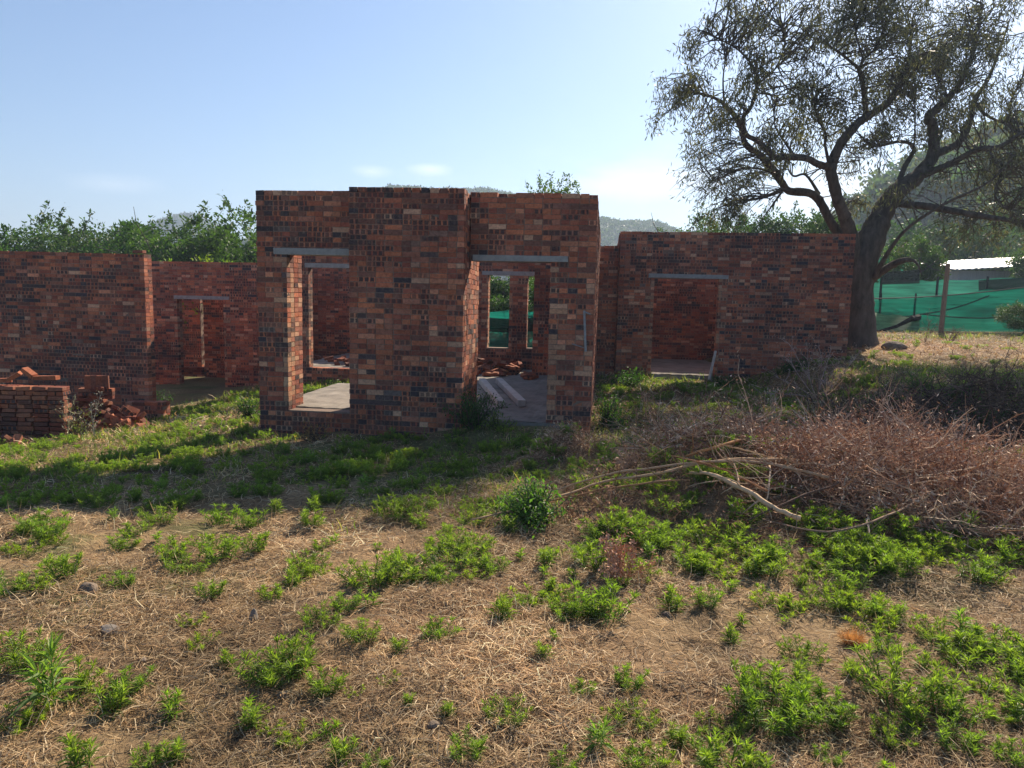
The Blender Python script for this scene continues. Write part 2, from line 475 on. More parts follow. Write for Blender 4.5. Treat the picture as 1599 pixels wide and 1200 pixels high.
def brick_wall(G, o, u, n, length, t, z0, zt0, zt1, holes=(), ragged=.3, trim0=0, trim1=0, seed=0):
    """real bricks in wythes round a mortar core. o: 2D start, u along, n inward"""
    o = np.asarray(o, float); u = np.asarray(u, float); n = np.asarray(n, float)
    nw = max(1, round(t / .115)); wt = t / nw
    def ztop(a): return zt0 + (zt1 - zt0) * a / length
    # mortar core, split round the holes
    br = sorted(set([0.0, length] + [x for h in holes for x in (max(0, h[0]), min(length, h[1]))] + list(np.linspace(0, length, max(2, int(length / .5))))))
    ins = .009
    for a, b in zip(br[:-1], br[1:]):
        if b - a < 1e-4: continue
        top = min(ztop(a), ztop(b)) - .05
        segs = [(z0, top)]
        for h in holes:
            if a >= h[0] - 1e-5 and b <= h[1] + 1e-5:
                new = []
                for p, q in segs:
                    if h[2] > p: new.append((p, min(q, h[2])))
                    if h[3] < q: new.append((max(p, h[3]), q))
                segs = [x for x in new if x[1] - x[0] > .01]
        for p, q in segs:
            aa = a + (.006 if (a < 1e-4 or any(abs(a - h[1]) < 1e-4 for h in holes)) else 0)
            bb = b - (.006 if (abs(b - length) < 1e-4 or any(abs(b - h[0]) < 1e-4 for h in holes)) else 0)
            G.add(box_pts(o, u, n, aa, bb, ins, t - ins, p, q - ins), QB, (.24, .185, .145), np.tile([0, 0, 0], (8, 1)))
    hm = (zt0 + zt1) / 2 - z0
    nc = max(1, round(hm / CH)); ch = hm / nc
    def zr(z, a): return z0 + (z - z0) * (ztop(a) - z0) / hm
    for k in range(nc):
        za0 = z0 + k * ch; zb0 = za0 + ch - .0075
        rowdark = vnoise(k * .31, seed * 3.7, 77)
        header = (k * 7 + seed) % 5 == 3 or rng.random() < .22
        pitch = .116 if header else .232
        off = 0 if k % 2 == 0 else -.116
        for w in range(nw):
            a = off + (rng.uniform(-.006, .006))
            hrow = header
            while a < length:
                if not hrow: pitch = .116 if rng.random() < .28 else .232
                a0, a1 = a + .004, a + pitch - .005
                a += pitch
                a0, a1 = max(a0, 0), min(a1, length)
                if a1 - a0 < .03: continue
                am = (a0 + a1) / 2
                za, zb = zr(za0, am), zr(zb0, am)
                if k == nc - 1 and rng.random() < ragged * .15: continue
                parts = [(a0, a1)]
                for h in holes:
                    if zb > h[2] + .02 and za < h[3] - .02:
                        np_ = []
                        for p, q in parts:
                            if h[0] > p: np_.append((p, min(q, h[0])))
                            if h[1] < q: np_.append((max(p, h[1]), q))
                        parts = [x for x in np_ if x[1] - x[0] > .02]
                for p, q in parts:
                    d = rng.normal() * .002
                    B = box_pts(o, u, n, p + rng.uniform(-.003, .003), q + rng.uniform(-.003, .003), w * wt + .003 + d, (w + 1) * wt - .003 + d * .3, za, zb)
                    B = B + rng.normal(size=(8, 3)) * .0012
                    cx, cz = o[0] + u[0] * am + seed, za
                    dk = vnoise(cx * 1.1, cz * 1.6, 5 + seed) + .25 * rowdark
                    zone = np.clip((dk - .55) * 3.2, 0, 1)
                    c = brick_col(zone * .55)
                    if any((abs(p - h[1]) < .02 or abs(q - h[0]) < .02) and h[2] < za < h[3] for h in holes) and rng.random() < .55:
                        c = c * .5 + np.array([.60, .42, .26]) * .5  # pale dusty brick ends at openings; the tan also paints in sunlit jamb warmth
                    if k == 0 or rng.random() < .02: c = c * .7 + np.array([.40, .31, .24]) * .3
                    fl = rng.uniform(.55, 1.0) if rng.random() < .18 + .6 * zone else 0.0
                    ub = (p - a0) / .222
                    r0, r1 = ub, ub + (q - p) / .222
                    uu = [r0, r1, r1, r0] * 2
                    if u[0] * n[1] - u[1] * n[0] < 0: uu = [r0, r1, r1, r0] * 2
                    vec = np.array([[uu[i], 0 if i < 4 else 1, fl] for i in range(8)])
                    G.add(B, QB, c, vec)

def fwall(parent, pxa, pxb, D, t, z0, topa, topb, holes=(), seed=0, name='wall', ref=None, s0=None, s1=None, ragged=.3):
    """wall facing the camera side: pixel extents at its front plane; tops by pixel y, holes by pixel boxes (x0,x1,ytop,ybottom)"""
    mid = 520 if ref is None else ref
    sa = bp(pxa, mid, D)[0] if s0 is None else s0
    sb = bp(pxb, mid, D)[0] if s1 is None else s1
    za = bp(pxa, topa, D)[1]; zb = bp(pxb, topb, D)[1]
    H = []
    for h in holes:
        ym = (h[2] + h[3]) / 2
        H.append((bp(h[0], ym, D)[0] - sa, bp(h[1], ym, D)[0] - sa, bp((h[0] + h[1]) / 2, h[3], D)[1], bp((h[0] + h[1]) / 2, h[2], D)[1]))
    G = Geo()
    o = RV * sa + DV * D
    brick_wall(G, o, RV, DV, sb - sa, t, z0, za, zb, H, ragged, seed=seed)
    link(name, G.mesh(name, M_BRICK), parent)
    return sa, sb, za, zb, H

def dwall(parent, s, D0, D1, t, z0, zt0, zt1, seed=0, holes=(), name='wall'):
    """wall running away from the camera; its right face is at s"""
    G = Geo()
    brick_wall(G, RV * s + DV * D0, DV, -RV, D1 - D0, t, z0, zt0, zt1, holes, .3, seed=seed)
    link(name, G.mesh(name, M_BRICK), parent)

def beam(parent, pxa, pxb, pyt, pyb, D, t, mat=M_CONC, name='lintel', proud=.012, fwd=0):
    sa, z1 = bp(pxa, pyt, D); sb, _ = bp(pxb, pyt, D); z0 = bp(pxa, pyb, D)[1]
    G = Geo()
    n = 14
    for i in range(n):
        a = sa + (sb - sa) * i / n; b = sa + (sb - sa) * (i + 1) / n
        if i == 0: a += .002
    P = box_pts(RV * sa + DV * D, RV, DV, 0, sb - sa, -proud, t + .004, z0, z1)
    P = P + rng.normal(size=P.shape) * .003
    G.add(P, QB)
    o = link(name, G.mesh(name, mat), parent)
    m = o.modifiers.new('bevel', 'BEVEL'); m.width = .006; m.segments = 2
    return o

def slab(parent, s0, s1, D0, D1, z0, z1, name='floor_slab', mat=M_SLAB, n=18):
    G = Geo()
    V = []; F = []
    xs = np.linspace(s0, s1, n + 1); ys = np.linspace(D0, D1, n + 1)
    for j in range(n + 1):
        for i in range(n + 1):
            V.append(wpt(xs[i], ys[j], z1 + rng.normal() * .004))
    for j in range(n):
        for i in range(n):
            a = j * (n + 1) + i; F.append([a, a + 1, a + n + 2, a + n + 1])
    G.add(V, np.array(F))
    P = box_pts(np.zeros(2), RV, DV, s0, s1, D0, D1, z0, z1 - .012)
    G.add(P, QB)
    return link(name, G.mesh(name, mat), parent)

SLAB = 0.21
# ---- front pavilion -------------------------------------------------------
Dc, Dl, Dr = 9.12, 9.38, 9.48
c0 = wpt(0, 9.6, 0)
pav = empty('brick_building', (0, 0, 0), 'tall roofless red brick front room with two doorways facing the grass', 'building')
sC0, sC1 = bp(545, 520, Dc)[0], bp(723, 520, Dc)[0]
# centre block front wall and its returns
fwall(pav, 545, 723, Dc, .23, -.25, 291, 293.5, seed=1, ref=480)
ztc = bp(723, 293.5, Dc)[1]
dwall(pav, sC1, Dc + .234, 10.25, .23, -.2, ztc - .02, ztc - .06, seed=2)
dwall(pav, sC0 + .23, Dc + .234, 10.25, .23, -.2, ztc - .02, ztc - .06, seed=3)
# left section with doorway one
sL0 = bp(402, 480, Dl)[0]
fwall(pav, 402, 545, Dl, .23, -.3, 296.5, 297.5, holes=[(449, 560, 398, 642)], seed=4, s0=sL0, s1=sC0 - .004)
zl = bp(449, 642, Dl)[1]; zlt = bp(449, 398, Dl)[1]
s449 = bp(449, 520, Dl)[0]
# deep jamb pier behind the left section
G = Geo(); brick_wall(G, RV * sL0 + DV * (Dl + .234), RV, DV, s449 - sL0, .26, -.3, bp(402, 296, Dl)[1], bp(402, 296, Dl)[1], seed=5)
link('wall', G.mesh('wall', M_BRICK), pav)
beam(pav, 427, 546, 387, 398, Dl, .23)
# right section with doorway two
sR0 = sC1 + .004
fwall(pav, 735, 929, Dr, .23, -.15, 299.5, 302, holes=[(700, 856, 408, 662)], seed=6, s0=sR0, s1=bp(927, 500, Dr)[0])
sR1 = bp(927, 500, Dr)[0]
beam(pav, 738, 887, 398, 408, Dr, .23)
zR = bp(929, 302, Dr)[1]
# right side wall running back
dwall(pav, sR1, Dr + .234, 16.2, .23, -.1, zR, zR - .02, seed=7)
# inner wall with two tall windows (rear)
Dw = 16.25
sW0 = bp(640, 500, Dw)[0]
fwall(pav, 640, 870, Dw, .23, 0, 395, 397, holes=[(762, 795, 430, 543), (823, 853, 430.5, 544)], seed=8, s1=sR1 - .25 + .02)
beam(pav, 753, 838, 423.5, 430, Dw, .23)
# partition nearer than the window wall
sP0 = bp(832, 500, 15.2)[0]
fwall(pav, 832, 870, 15.2, .23, 0, 388, 389, seed=9, s1=sR1 - .25)
# wall two, behind doorway one, with a broad opening
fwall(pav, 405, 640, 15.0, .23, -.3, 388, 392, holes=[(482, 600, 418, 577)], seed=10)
beam(pav, 476, 604, 411, 418, 15.0, .23)
# rear wall
fwall(pav, 440, 760, 19.3, .23, -.3, 400, 404, seed=11)
# slabs: left porch floor, right room floor, rear floor
slab(pav, sL0 + .02, sC0 - .002, Dl + .02 + .23, 12.3, -.2, bp(500, 641, Dl)[1] + .0)
slab(pav, sC1 + .008, sR1 - .24, Dr - .02, 16.2, -.2, SLAB, n=30)
slab(pav, bp(650, 600, 12)[0], sC1 + .004, 10.26, 14.98, -.2, SLAB - .003, n=24)
slab(pav, bp(440, 500, 15.0)[0], sR1 - .24, 15.24 + 1.3, 19.25, -.2, SLAB - .01)
slab(pav, bp(440, 500, 15.0)[0], bp(640, 500, 15.)[0], 15.235, 16.52, -.2, SLAB + .0)
# plaster-coloured steel bracket on the right pier
G = Geo()
for (xa, ya, xb, yb, w) in ((912.5, 485, 914.5, 549, .03), (912, 487, 922, 491, .018), (893, 537, 912, 543, .012)):
    sa, za = bp(xa, ya, Dr); sb, zb = bp(xb, yb, Dr)
    V, F = tube([wpt(sa, Dr - .035, za), wpt((sa + sb) / 2, Dr - .035, (za + zb) / 2), wpt(sb, Dr - .035, zb)], w * .5, 4)
    G.add(V, F)
tagb = link('bracket', G.mesh('bracket', M_METAL), pav)

# ---- left wing ------------------------------------------------------------
wing = empty('brick_wing', (0, 0, 0), 'lower roofless red brick wing at the left with one narrow doorway', 'building')
DLw = 12.4
fwall(wing, -330, 228, DLw, .23, -.9, 383, 397, seed=12, ref=500)
sLw1 = bp(228, 500, DLw)[0]
zLw = bp(228, 397, DLw)[1]
# loose end brick on the corner is a thing of its own (below)
DLb = 17.5
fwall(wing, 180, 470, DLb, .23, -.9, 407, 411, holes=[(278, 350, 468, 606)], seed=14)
beam(wing, 271.5, 358, 461.5, 467, DLb, .23)
fwall(wing, 200, 314, 19.6, .23, -.9, 413, 414, seed=15)
fwall(wing, 318, 470, 18.9, .23, -.9, 411, 413, seed=16)
slab(wing, bp(235, 500, DLw)[0], bp(395, 600, DLb)[0], 17.735, 18.88, -.9, -.47)
# low footing stub at the corner
stub = empty('footing_wall', (0, 0, 0), 'low broken brick footing jutting out at the foot of the left wing corner', 'wall')
fwall(stub, 196, 254, 11.7, .23, -.8, 628, 628, seed=17, name='course', ref=640)

# ---- right building -------------------------------------------------------
rb = empty('brick_outbuilding', (0, 0, 0), 'roofless red brick building at the right with one doorway beside the big tree', 'building')
Dq = 16.4
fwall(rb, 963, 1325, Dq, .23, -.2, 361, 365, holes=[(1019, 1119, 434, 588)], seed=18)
beam(rb, 1013, 1138, 427.5, 434, Dq, .23)
sq1 = bp(1325, 480, Dq)[0]; zq = bp(1325, 365, Dq)[1]
dwall(rb, sq1, Dq + .234, 20.5, .23, -.2, zq - .02, zq - .1, seed=19)
fwall(rb, 950, 1300, 20.5, .23, -.2, 388, 392, seed=20)
sq0 = bp(963, 480, Dq)[0]
dwall(rb, sq0 + .23, Dq + .234, 20.5, .23, -.2, zq - .02, zq - .1, seed=21)
fwall(rb, 930, 958, Dq + .12, .23, -.2, 384, 383, seed=22, s1=sq0 - .008)
slab(rb, sq0 + .24, sq1 - .24, Dq - .1 + .34, 20.4, -.2, SLAB)
slab(rb, bp(1021, 500, Dq)[0], bp(1117, 500, Dq)[0], Dq - .12, Dq + .235, -.2, SLAB - .004, name='threshold')

# ================================================================== NET FENCES, SHED
def net_panel(name, pts, zt, zb, mat, parent, wob=.11, sag=.06):
    """hanging net between ground points (x,y), top heights zt, bottoms zb"""
    G = Geo(); pts = np.asarray(pts, float); n = len(pts)
    S = np.concatenate([[0], np.cumsum(np.linalg.norm(np.diff(pts, axis=0), axis=1))])
    m = int(S[-1] / .16) + 2; ss = np.linspace(0, S[-1], m)
    X = np.interp(ss, S, pts[:, 0]); Y = np.interp(ss, S, pts[:, 1])
    T = np.interp(ss, S, zt); B = np.interp(ss, S, zb)
    frac = np.interp(ss, S, np.arange(n)); sg = np.sin(np.mod(frac, 1) * math.pi) * sag
    K = 12; V = []
    for k in range(K + 1):
        f = k / K
        z = B + (T - sg - B) * f
        off = wob * 2 * fbm(ss * .9 + 3, np.full(m, f * 3.0), 3, 91) * math.sin(f * math.pi * .95 + .1)
        V.append(np.stack([X + off * .3, Y + off * 1.6, z], 1))
    V = np.concatenate(V)
    F = np.array([[k * m + i, k * m + i + 1, (k + 1) * m + i + 1, (k + 1) * m + i] for k in range(K) for i in range(m - 1)])
    G.add(V, F)
    return link(name, G.mesh(name, mat, True), parent)

def post(parent, x, y, h, r=.04, mat=None, name='post', lean=0, sink=.3, k=7):
    z = float(gz(x, y)); G = Geo()
    P = [[x, y, z - sink], [x + lean * .5, y, z + h * .5], [x + lean, y, z + h]]
    V, F = tube(P, [r * 1.08, r, r * .95], k); G.add(V, F)
    return link(name, G.mesh(name, mat or M_WOOD), parent)

def P2(px, py, Y):
    p = at(px, py, Y); return p[0], p[1], p[2]

M_WIRE = noisy_mat('dark_wire', (.02, .025, .025), (.05, .05, .05), 20, .7, .1)
fen = empty('net_fence', (0, 0, 0), 'low sagging green shade net fence right behind the big tree trunk', 'fence')
xs = [1285, 1330, 1395, 1437, 1470, 1540, 1600, 1700, 1850]
tops = [470, 469, 466, 465, 460, 452, 449, 447, 447]
pts = []; zt = []; zb = []
for px, t in zip(xs, tops):
    a = P2(px, t, 26.5); pts.append(a[:2]); zt.append(a[2]); zb.append(float(gz(a[0], a[1])) + .02)
zb[1] += .42; zb[2] += .50
net_panel('net', pts, zt, zb, M_NET, fen)
for px in (1376, 1430):
    x, y, z = P2(px, 463, 26.6); post(fen, x, y, z - float(gz(x, y)) + .1, .035, M_WIRE)
G = Geo()
for (a, b) in (((1340, 493), (1440, 491)), ((1440, 491), (1545, 462)), ((1440, 491), (1599, 494)), ((1340, 467), (1599, 449))):
    pa = at(a[0], a[1], 26.35); pb = at(b[0], b[1], 26.35)
    P = [pa + (pb - pa) * t + np.array([0, 0, -.10 * math.sin(t * math.pi)]) for t in np.linspace(0, 1, 12)]
    V, F = tube(P, .022, 4); G.add(V, F)
link('wire', G.mesh('wire', M_WIRE), fen)
# loose fallen flap of net
flap = empty('fallen_net', (0, 0, 0), 'loose light green net flap slumped on the ground beside the tree trunk', 'net')
G = Geo(); V = []; A = 16
for j in range(A + 1):
    for i in range(A + 1):
        f = j / A; px = 1326 + (1436 - 1326) * i / A
        top = 492 + 10 * (i / A) - 6; bot = 527
        y_ = top + (bot - top) * f
        p = at(px, y_, 26.2 - 1.2 * f + .25 * math.sin(i * .7 + f * 3))
        V.append(p + np.array([0, 0, .03 * math.sin(i * 1.3)]))
F = np.array([[j * (A + 1) + i, (j + 1) * (A + 1) + i, (j + 1) * (A + 1) + i + 1, j * (A + 1) + i + 1] for j in range(A) for i in range(A)])
G.add(V, F); M_NET2 = net_material('pale_green_net', (.14, .36, .19), .02); link('cloth', G.mesh('cloth', M_NET2, True), flap)
G = Geo()
P = [at(1340, 515, 25.4), at(1372, 518, 25.3), at(1400, 510, 25.3), at(1424, 498, 25.5), at(1434, 496, 25.8)]
V, F = tube(P, [.10, .05, .06, .10, .12], 6); G.add(V, F); link('fold', G.mesh('fold', M_NETB), flap)
# wooden post in front of the fence
x, y, z = P2(1469, 523, 25.0); zz = P2(1470, 412, 25.0)[2]
G = Geo(); V, F = tube([[x, y, float(gz(x, y)) - .3], [x + .01, y, z + 1.2], [x + .03, y, zz]], [.085, .08, .075], 10); G.add(V, F)
tag(link('fence_post', G.mesh('fence_post', M_WOOD)), 'stout brown wooden post standing alone before the green net', 'post')
# taller net enclosure behind
fb = empty('net_fence', (0, 0, 0), 'taller pale green net fence rising behind the low sagging one', 'fence')
pts = []; zt = []; zb = []
for px, t in ((1290, 441), (1345, 441), (1440, 438), (1469, 437), (1560, 434), (1760, 430)):
    a = P2(px, t, 31); pts.append(a[:2]); zt.append(a[2]); zb.append(float(gz(a[0], a[1])))
M_NET3 = net_material('faded_green_net', (.03, .19, .14)); net_panel('net', pts, zt, zb, M_NET3, fb)
for px in (1377, 1465, 1543):
    x, y, z = P2(px, 432, 30.9); post(fb, x, y, z - float(gz(x, y)), .05, M_WIRE)
# black net patches
for (box, lab, Y) in (((1378, 1436, 421, 443), 'black net panel over the green fence just right of the trunk', 30.6),
                      ((1528, 1610, 433, 455), 'black net panel draped below the white shed roof', 30.5)):
    G = Geo(); x0, x1, y0, y1 = box; V = []
    for j in range(7):
        for i in range(9):
            sl = (x1 - (x0 + (x1 - x0) * i / 8)) / (x1 - x0)
            yy = y0 + (y1 - y0) * j / 6 + sl * (5 if j == 0 else 2)
            V.append(at(x0 + (x1 - x0) * i / 8, yy, Y + .06 * math.sin(i * 1.7 + j)))
    F = np.array([[j * 9 + i, (j + 1) * 9 + i, (j + 1) * 9 + i + 1, j * 9 + i + 1] for j in range(6) for i in range(8)])
    G.add(V, F); tag(link('black_net', G.mesh('black_net', M_NETB, True)), lab, 'net')
# high teal net sheet far behind, left of the branch
hs = empty('net_tent', (0, 0, 0), 'tall teal net structure behind the fence between trunk and low branch', 'net')
G = Geo(); V = []
for j in range(6):
    for i in range(9):
        t = i / 8; px = 1366 + 72 * t; top = 400 + 8 * t; V.append(at(px, top + (445 - top) * j / 5, 38 + .1 * math.sin(i * 2)))
F = np.array([[j * 9 + i, (j + 1) * 9 + i, (j + 1) * 9 + i + 1, j * 9 + i + 1] for j in range(5) for i in range(8)])
G.add(V, F); link('net', G.mesh('net', M_NET3, True), hs)
for px in (1367, 1437):
    x, y, z = P2(px, 400, 38.1); post(hs, x, y, z - float(gz(x, y)), .06, M_WIRE)

# net fence behind the brick rooms
nf = empty('net_fence', (0, 0, 0), 'dark green shade net fence seen through the two tall window gaps', 'fence')
pts = []; zt = []; zb = []
for px in (560, 640, 720, 800, 880, 960, 1040):
    a = P2(px, 485, 23.5); pts.append(a[:2]); zt.append(a[2] + .02 * math.sin(px)); zb.append(float(gz(a[0], a[1])))
net_panel('net', pts, zt, zb, net_material('deep_green_net', (.008, .17, .13), .06), nf)
for (x, y) in pts[::2]: post(nf, x, y + .06, 1.5, .04, M_WOOD)
G = Geo(); x0, y0 = pts[0]; x1, y1 = pts[-1]
V = []; zc = at(800, 508, 23.44)[2]
for j, dz in enumerate((-.10, .12)):
    for i in range(30):
        t = i / 29; V.append([x0 + (x1 - x0) * t, 23.36 + .02 * math.sin(i), zc + dz * 2 + .04 * math.sin(i * .8)])
G.add(V, np.array([[i, i + 1, 31 + i, 30 + i] for i in range(29)])); link('fold', G.mesh('fold', M_NETB, True), nf)

# shed with a white roof
shd = empty('shed', (0, 0, 0), 'small grey corrugated shed with a bright white sloping roof behind the fence', 'shed')
M_ROOF = noisy_mat('white_sheet_roof', (.72, .73, .75), (.85, .85, .86), 4, .45, .1, spec=.4)
M_SHED = noisy_mat('grey_shed_wall', (.26, .27, .29), (.40, .40, .42), 3, .8, .3, stretch=(8, 1, .2))
pa = at(1497, 419, 42); pb = at(1680, 408, 42); W = pb[0] - pa[0]
G = Geo(); gzz = float(gz(pa[0], 43))
P = box_pts((pa[0] + .2, 42.3), (1, 0), (0, 1), 0, W, 0, 4.2, gzz - .2, pa[2] - .12); G.add(P, QB); link('wall', G.mesh('wall', M_SHED), shd)
G = Geo(); N_ = 60; V = []
for j in range(2):
    for i in range(N_ + 1):
        t = i / N_; V.append([pa[0] - .25 + (W + .6) * t, 41.9 + 5.0 * j, pa[2] - .06 + (pb[2] - pa[2]) * t + .55 * j + .022 * math.sin(i * 2.1)])
    for i in range(N_ + 1):
        t = i / N_; V.append([pa[0] - .25 + (W + .6) * t, 41.9 + 5.0 * j, pa[2] - .13 + (pb[2] - pa[2]) * t + .55 * j + .022 * math.sin(i * 2.1)])
m_ = N_ + 1; F = []
for i in range(N_):
    F += [[i, i + 1, 2 * m_ + i + 1, 2 * m_ + i], [m_ + i, 3 * m_ + i, 3 * m_ + i + 1, m_ + i + 1], [i, m_ + i, m_ + i + 1, i + 1]]
G.add(V, np.array(F)); link('roof', G.mesh('roof', M_ROOF), shd)

# ================================================================== HILLS
def hill(name, prof, Y, depth, base, col1, mat, clump=None, n=120, seed=0):
    X = []; Z = []
    for px, py in prof:
        p = at(px, py, Y); X.append(p[0]); Z.append(p[2])
    X = np.array(X); Z = np.array(Z)
    xs = np.linspace(X[0], X[-1], n); zs = np.interp(xs, X, Z)
    zs = zs + (zs - base) * .05 * fbm(xs * 24 / (X[-1] - X[0]), xs * 0, 4, seed)
    m = 30; V = []; C = []
    for j in range(m):
        f = j / (m - 1) * 2 - 1
        b = math.cos(f * math.pi / 2) ** .8 if abs(f) < .999 else 0
        yy = Y + depth * f
        zz = base + (zs - base) * b + (zs - base) * .06 * fbm(xs * .03, xs * 0 + j * .5, 3, seed + 2) * (1 if abs(f) > .1 else 0)
        V.append(np.stack([xs, np.full(n, yy), zz], 1))
    V = np.concatenate(V)
    F = np.array([[j * n + i, j * n + i + 1, (j + 1) * n + i + 1, (j + 1) * n + i] for j in range(m - 1) for i in range(n - 1)])
    c = np.array(col1) * (1 + .35 * fbm(V[:, 0] * .05, V[:, 1] * .05, 4, seed + 5))[:, None]
    G = Geo(); G.add(V, F, c)
    o = link(name, G.mesh(name, mat, True)); tag(o, kind='structure')
    def hz(x, f):
        z = np.interp(x, xs, zs); b = np.cos(np.clip(f, -.999, .999) * math.pi / 2) ** .8
        return base + (z - base) * b
    return xs, hz

M_HILL = noisy_mat('hill_bush', (.7, .7, .7), (1.3, 1.3, 1.3), .5, .95, .3, useattr=True)
def canopy(name, xs, hz, Y, depth, num, size, per, cols, seed, fr=(-.95, .15), leafs=.28, label=None):
    r = np.random.default_rng(seed)
    x = r.uniform(xs[0], xs[-1], num); f = r.uniform(fr[0], fr[1], num)
    z = hz(x, f); s = size * r.uniform(.6, 1.5, num)
    cc = np.array(cols)[r.integers(0, len(cols), num)] * r.uniform(.75, 1.3, (num, 1))
    k = per
    D = unit(r.normal(size=(num, k, 3))); D[..., 2] = np.abs(D[..., 2]) * .8
    rad = s[:, None] * r.uniform(.45, 1, (num, k))
    P = np.stack([x, Y + depth * f, z + s * .25], -1)[:, None, :] + D * rad[..., None]
    P = P.reshape(-1, 3); DD = unit(r.normal(size=P.shape) + np.array([0, 0, .5]))
    L = np.repeat(s, k) * leafs * r.uniform(.6, 1.4, num * k)
    V, F, C = diamonds(P, DD, L, L * .7, np.repeat(cc, k, 0), .2, 1.5)
    G = Geo(); G.add(V, F, C)
    o = link(name, G.mesh(name, M_TREE)); tag(o, label or 'dense bush covering the slope', 'bush', kind='stuff'); return o

xs_, hz_ = hill('hill', [(150, 430), (215, 395), (248, 358), (275, 344), (298, 340), (322, 347), (350, 362), (400, 395), (470, 430)], 620, 90, 0, (.05, .07, .045), M_HILL, seed=3)
canopy('wood', xs_, hz_, 620, 90, 1500, 2.0, 26, [(.04, .06, .03)], 5, (-.6, .05), .5, 'distant bush on the small left hill')
xs_, hz_ = hill('hill', [(380, 410), (470, 345), (560, 315), (615, 300), (690, 303), (745, 302), (790, 312), (860, 328), (936, 349), (985, 350), (1015, 352), (1045, 366), (1130, 390), (1300, 405), (1450, 415)], 420, 110, 0, (.055, .08, .035), M_HILL, seed=9)
canopy('wood', xs_, hz_, 420, 110, 4500, 1.7, 26, [(.045, .075, .028), (.06, .09, .03)], 6, (-.8, .05), .5, 'distant bush on the long ridge behind the building')
xs_, hz_ = hill('hillside', [(1180, 440), (1290, 400), (1330, 345), (1370, 300), (1420, 268), (1480, 248), (1550, 228), (1620, 212), (1750, 195), (2000, 190), (2300, 230)], 130, 75, 1.0, (.06, .09, .03), M_HILL, seed=13)
canopy('wood', xs_, hz_, 130, 75, 1500, 2.3, 110, [(.055, .10, .028), (.075, .125, .032), (.04, .07, .025), (.10, .13, .05)], 8, (-.97, .12), .3, 'thick green bush covering the hillside on the right')

# ================================================================== BUSHY TREES BEHIND
def bushy_tree(seed, H, Wd, nl, leaf=.16, cols=((.06, .13, .025), (.045, .10, .02)), shoots=26, low=.25):
    r = np.random.default_rng(seed)
    Gt = Geo(); tips = []
    nst = r.integers(2, 5)
    for k in range(nst):
        a = r.uniform(0, 6.28); P = [np.array([0.12 * math.cos(a), .12 * math.sin(a), -.3])]
        d = np.array([math.cos(a) * .35, math.sin(a) * .35, 1.0])
        for i in range(5):
            d = unit(d + r.normal(size=3) * .18); P.append(P[-1] + d * H * .15)
        V, F = tube(P, np.linspace(.10, .03, 6), 6); Gt.add(V, F)
        for j in range(12):
            st = P[r.integers(2, 6)]; q = [st]; dd = unit(r.normal(size=3) * [1, 1, .5] + [0, 0, .5])
            ln = Wd * r.uniform(.18, .5)
            for i in range(4):
                dd = unit(dd + r.normal(size=3) * .25 + [0, 0, .08]); q.append(q[-1] + dd * ln / 4)
            V, F = tube(q, np.linspace(.035, .01, 5), 4, False); Gt.add(V, F); tips += q[2:]
    # clusters filling an uneven crown
    nc = 70
    C = []
    while len(C) < nc:
        p = r.uniform(-1, 1, 3); q = np.linalg.norm(p)
        if .35 < q < 1: C.append(p * [Wd / 2, Wd / 2, H * (1 - low) / 2] + [0, 0, H * (1 + low) / 2 - .2])
    C = np.array(C + [t for t in tips][:40])
    rad = r.uniform(.22, .5, len(C)) * Wd / 4.2
    w = rad ** 2; w /= w.sum()
    ci = r.choice(len(C), nl, p=w)
    D = unit(r.normal(size=(nl, 3))); P = C[ci] + D * (rad[ci] * r.uniform(.2, 1, nl) ** .6)[:, None]
    # upright shoots on the outline
    sp = []; sdv = []
    for k in range(shoots):
        st = C[r.integers(0, nc)] + np.array([0, 0, .1]); d = unit(r.normal(size=3) * .45 + [0, 0, 1]); ln = r.uniform(.5, 1.25)
        Q = np.array([st + d * ln * t + [0, 0, -.1 * t * t] for t in np.linspace(0, 1, 6)])
        V, F = tube(Q, np.linspace(.014, .005, 6), 3, False); Gt.add(V, F)
        t = r.uniform(.1, 1, 60)[:, None]; sp.append(st + d * ln * t + r.normal(size=(60, 3)) * .06); sdv.append(unit(r.normal(size=(60, 3)) + d * .5))
    P = np.concatenate([P] + sp); D = np.concatenate([unit(D + r.normal(size=(nl, 3)) * .7 + [0, 0, .2])] + sdv)
    cl = np.array(cols)[r.integers(0, len(cols), len(C))]
    cb = np.concatenate([cl[ci], np.tile(cols[0], (len(P) - nl, 1))])
    L = leaf * r.uniform(.6, 1.4, len(P))
    V, F, cc = diamonds(P, D, L, L * .45, cb, .22, 1.4)
    G = Geo(); G.add(V, F, cc)
    return Gt.mesh('trunk', M_BARK), G.mesh('crown', M_TREE)

BT = [bushy_tree(101, 5.4, 4.4, 15000), bushy_tree(102, 5.0, 5.0, 17000, cols=((.05, .10, .022), (.075, .14, .03))),
      bushy_tree(103, 5.6, 3.8, 13000, cols=((.07, .13, .03), (.05, .095, .02))), bushy_tree(104, 4.4, 5.2, 17000, .14, ((.045, .085, .025), (.06, .11, .03)))]
BY = bushy_tree(105, 3.0, 3.0, 9000, .09, ((.20, .27, .03), (.15, .23, .03)), shoots=8, low=.1)
BS = bushy_tree(106, 6.4, 2.2, 3800, .14, ((.10, .16, .05), (.08, .13, .04)), shoots=70, low=.45)
def put_tree(kind, px, Y, ptop, label, group=None, Hm=5.4, rot=0, name='bushy_tree', cat='tree', wide=1.0):
    p = at(px, ptop, Y); z = float(gz(p[0], p[1], False)); s = (p[2] - z) / Hm
    o = empty(name, (p[0], p[1], z), label, cat, group)
    o.scale = (s * wide, s * wide, s); o.rotation_euler = (0, 0, rot)
    link('trunk', kind[0], o); link('crown', kind[1], o); return o
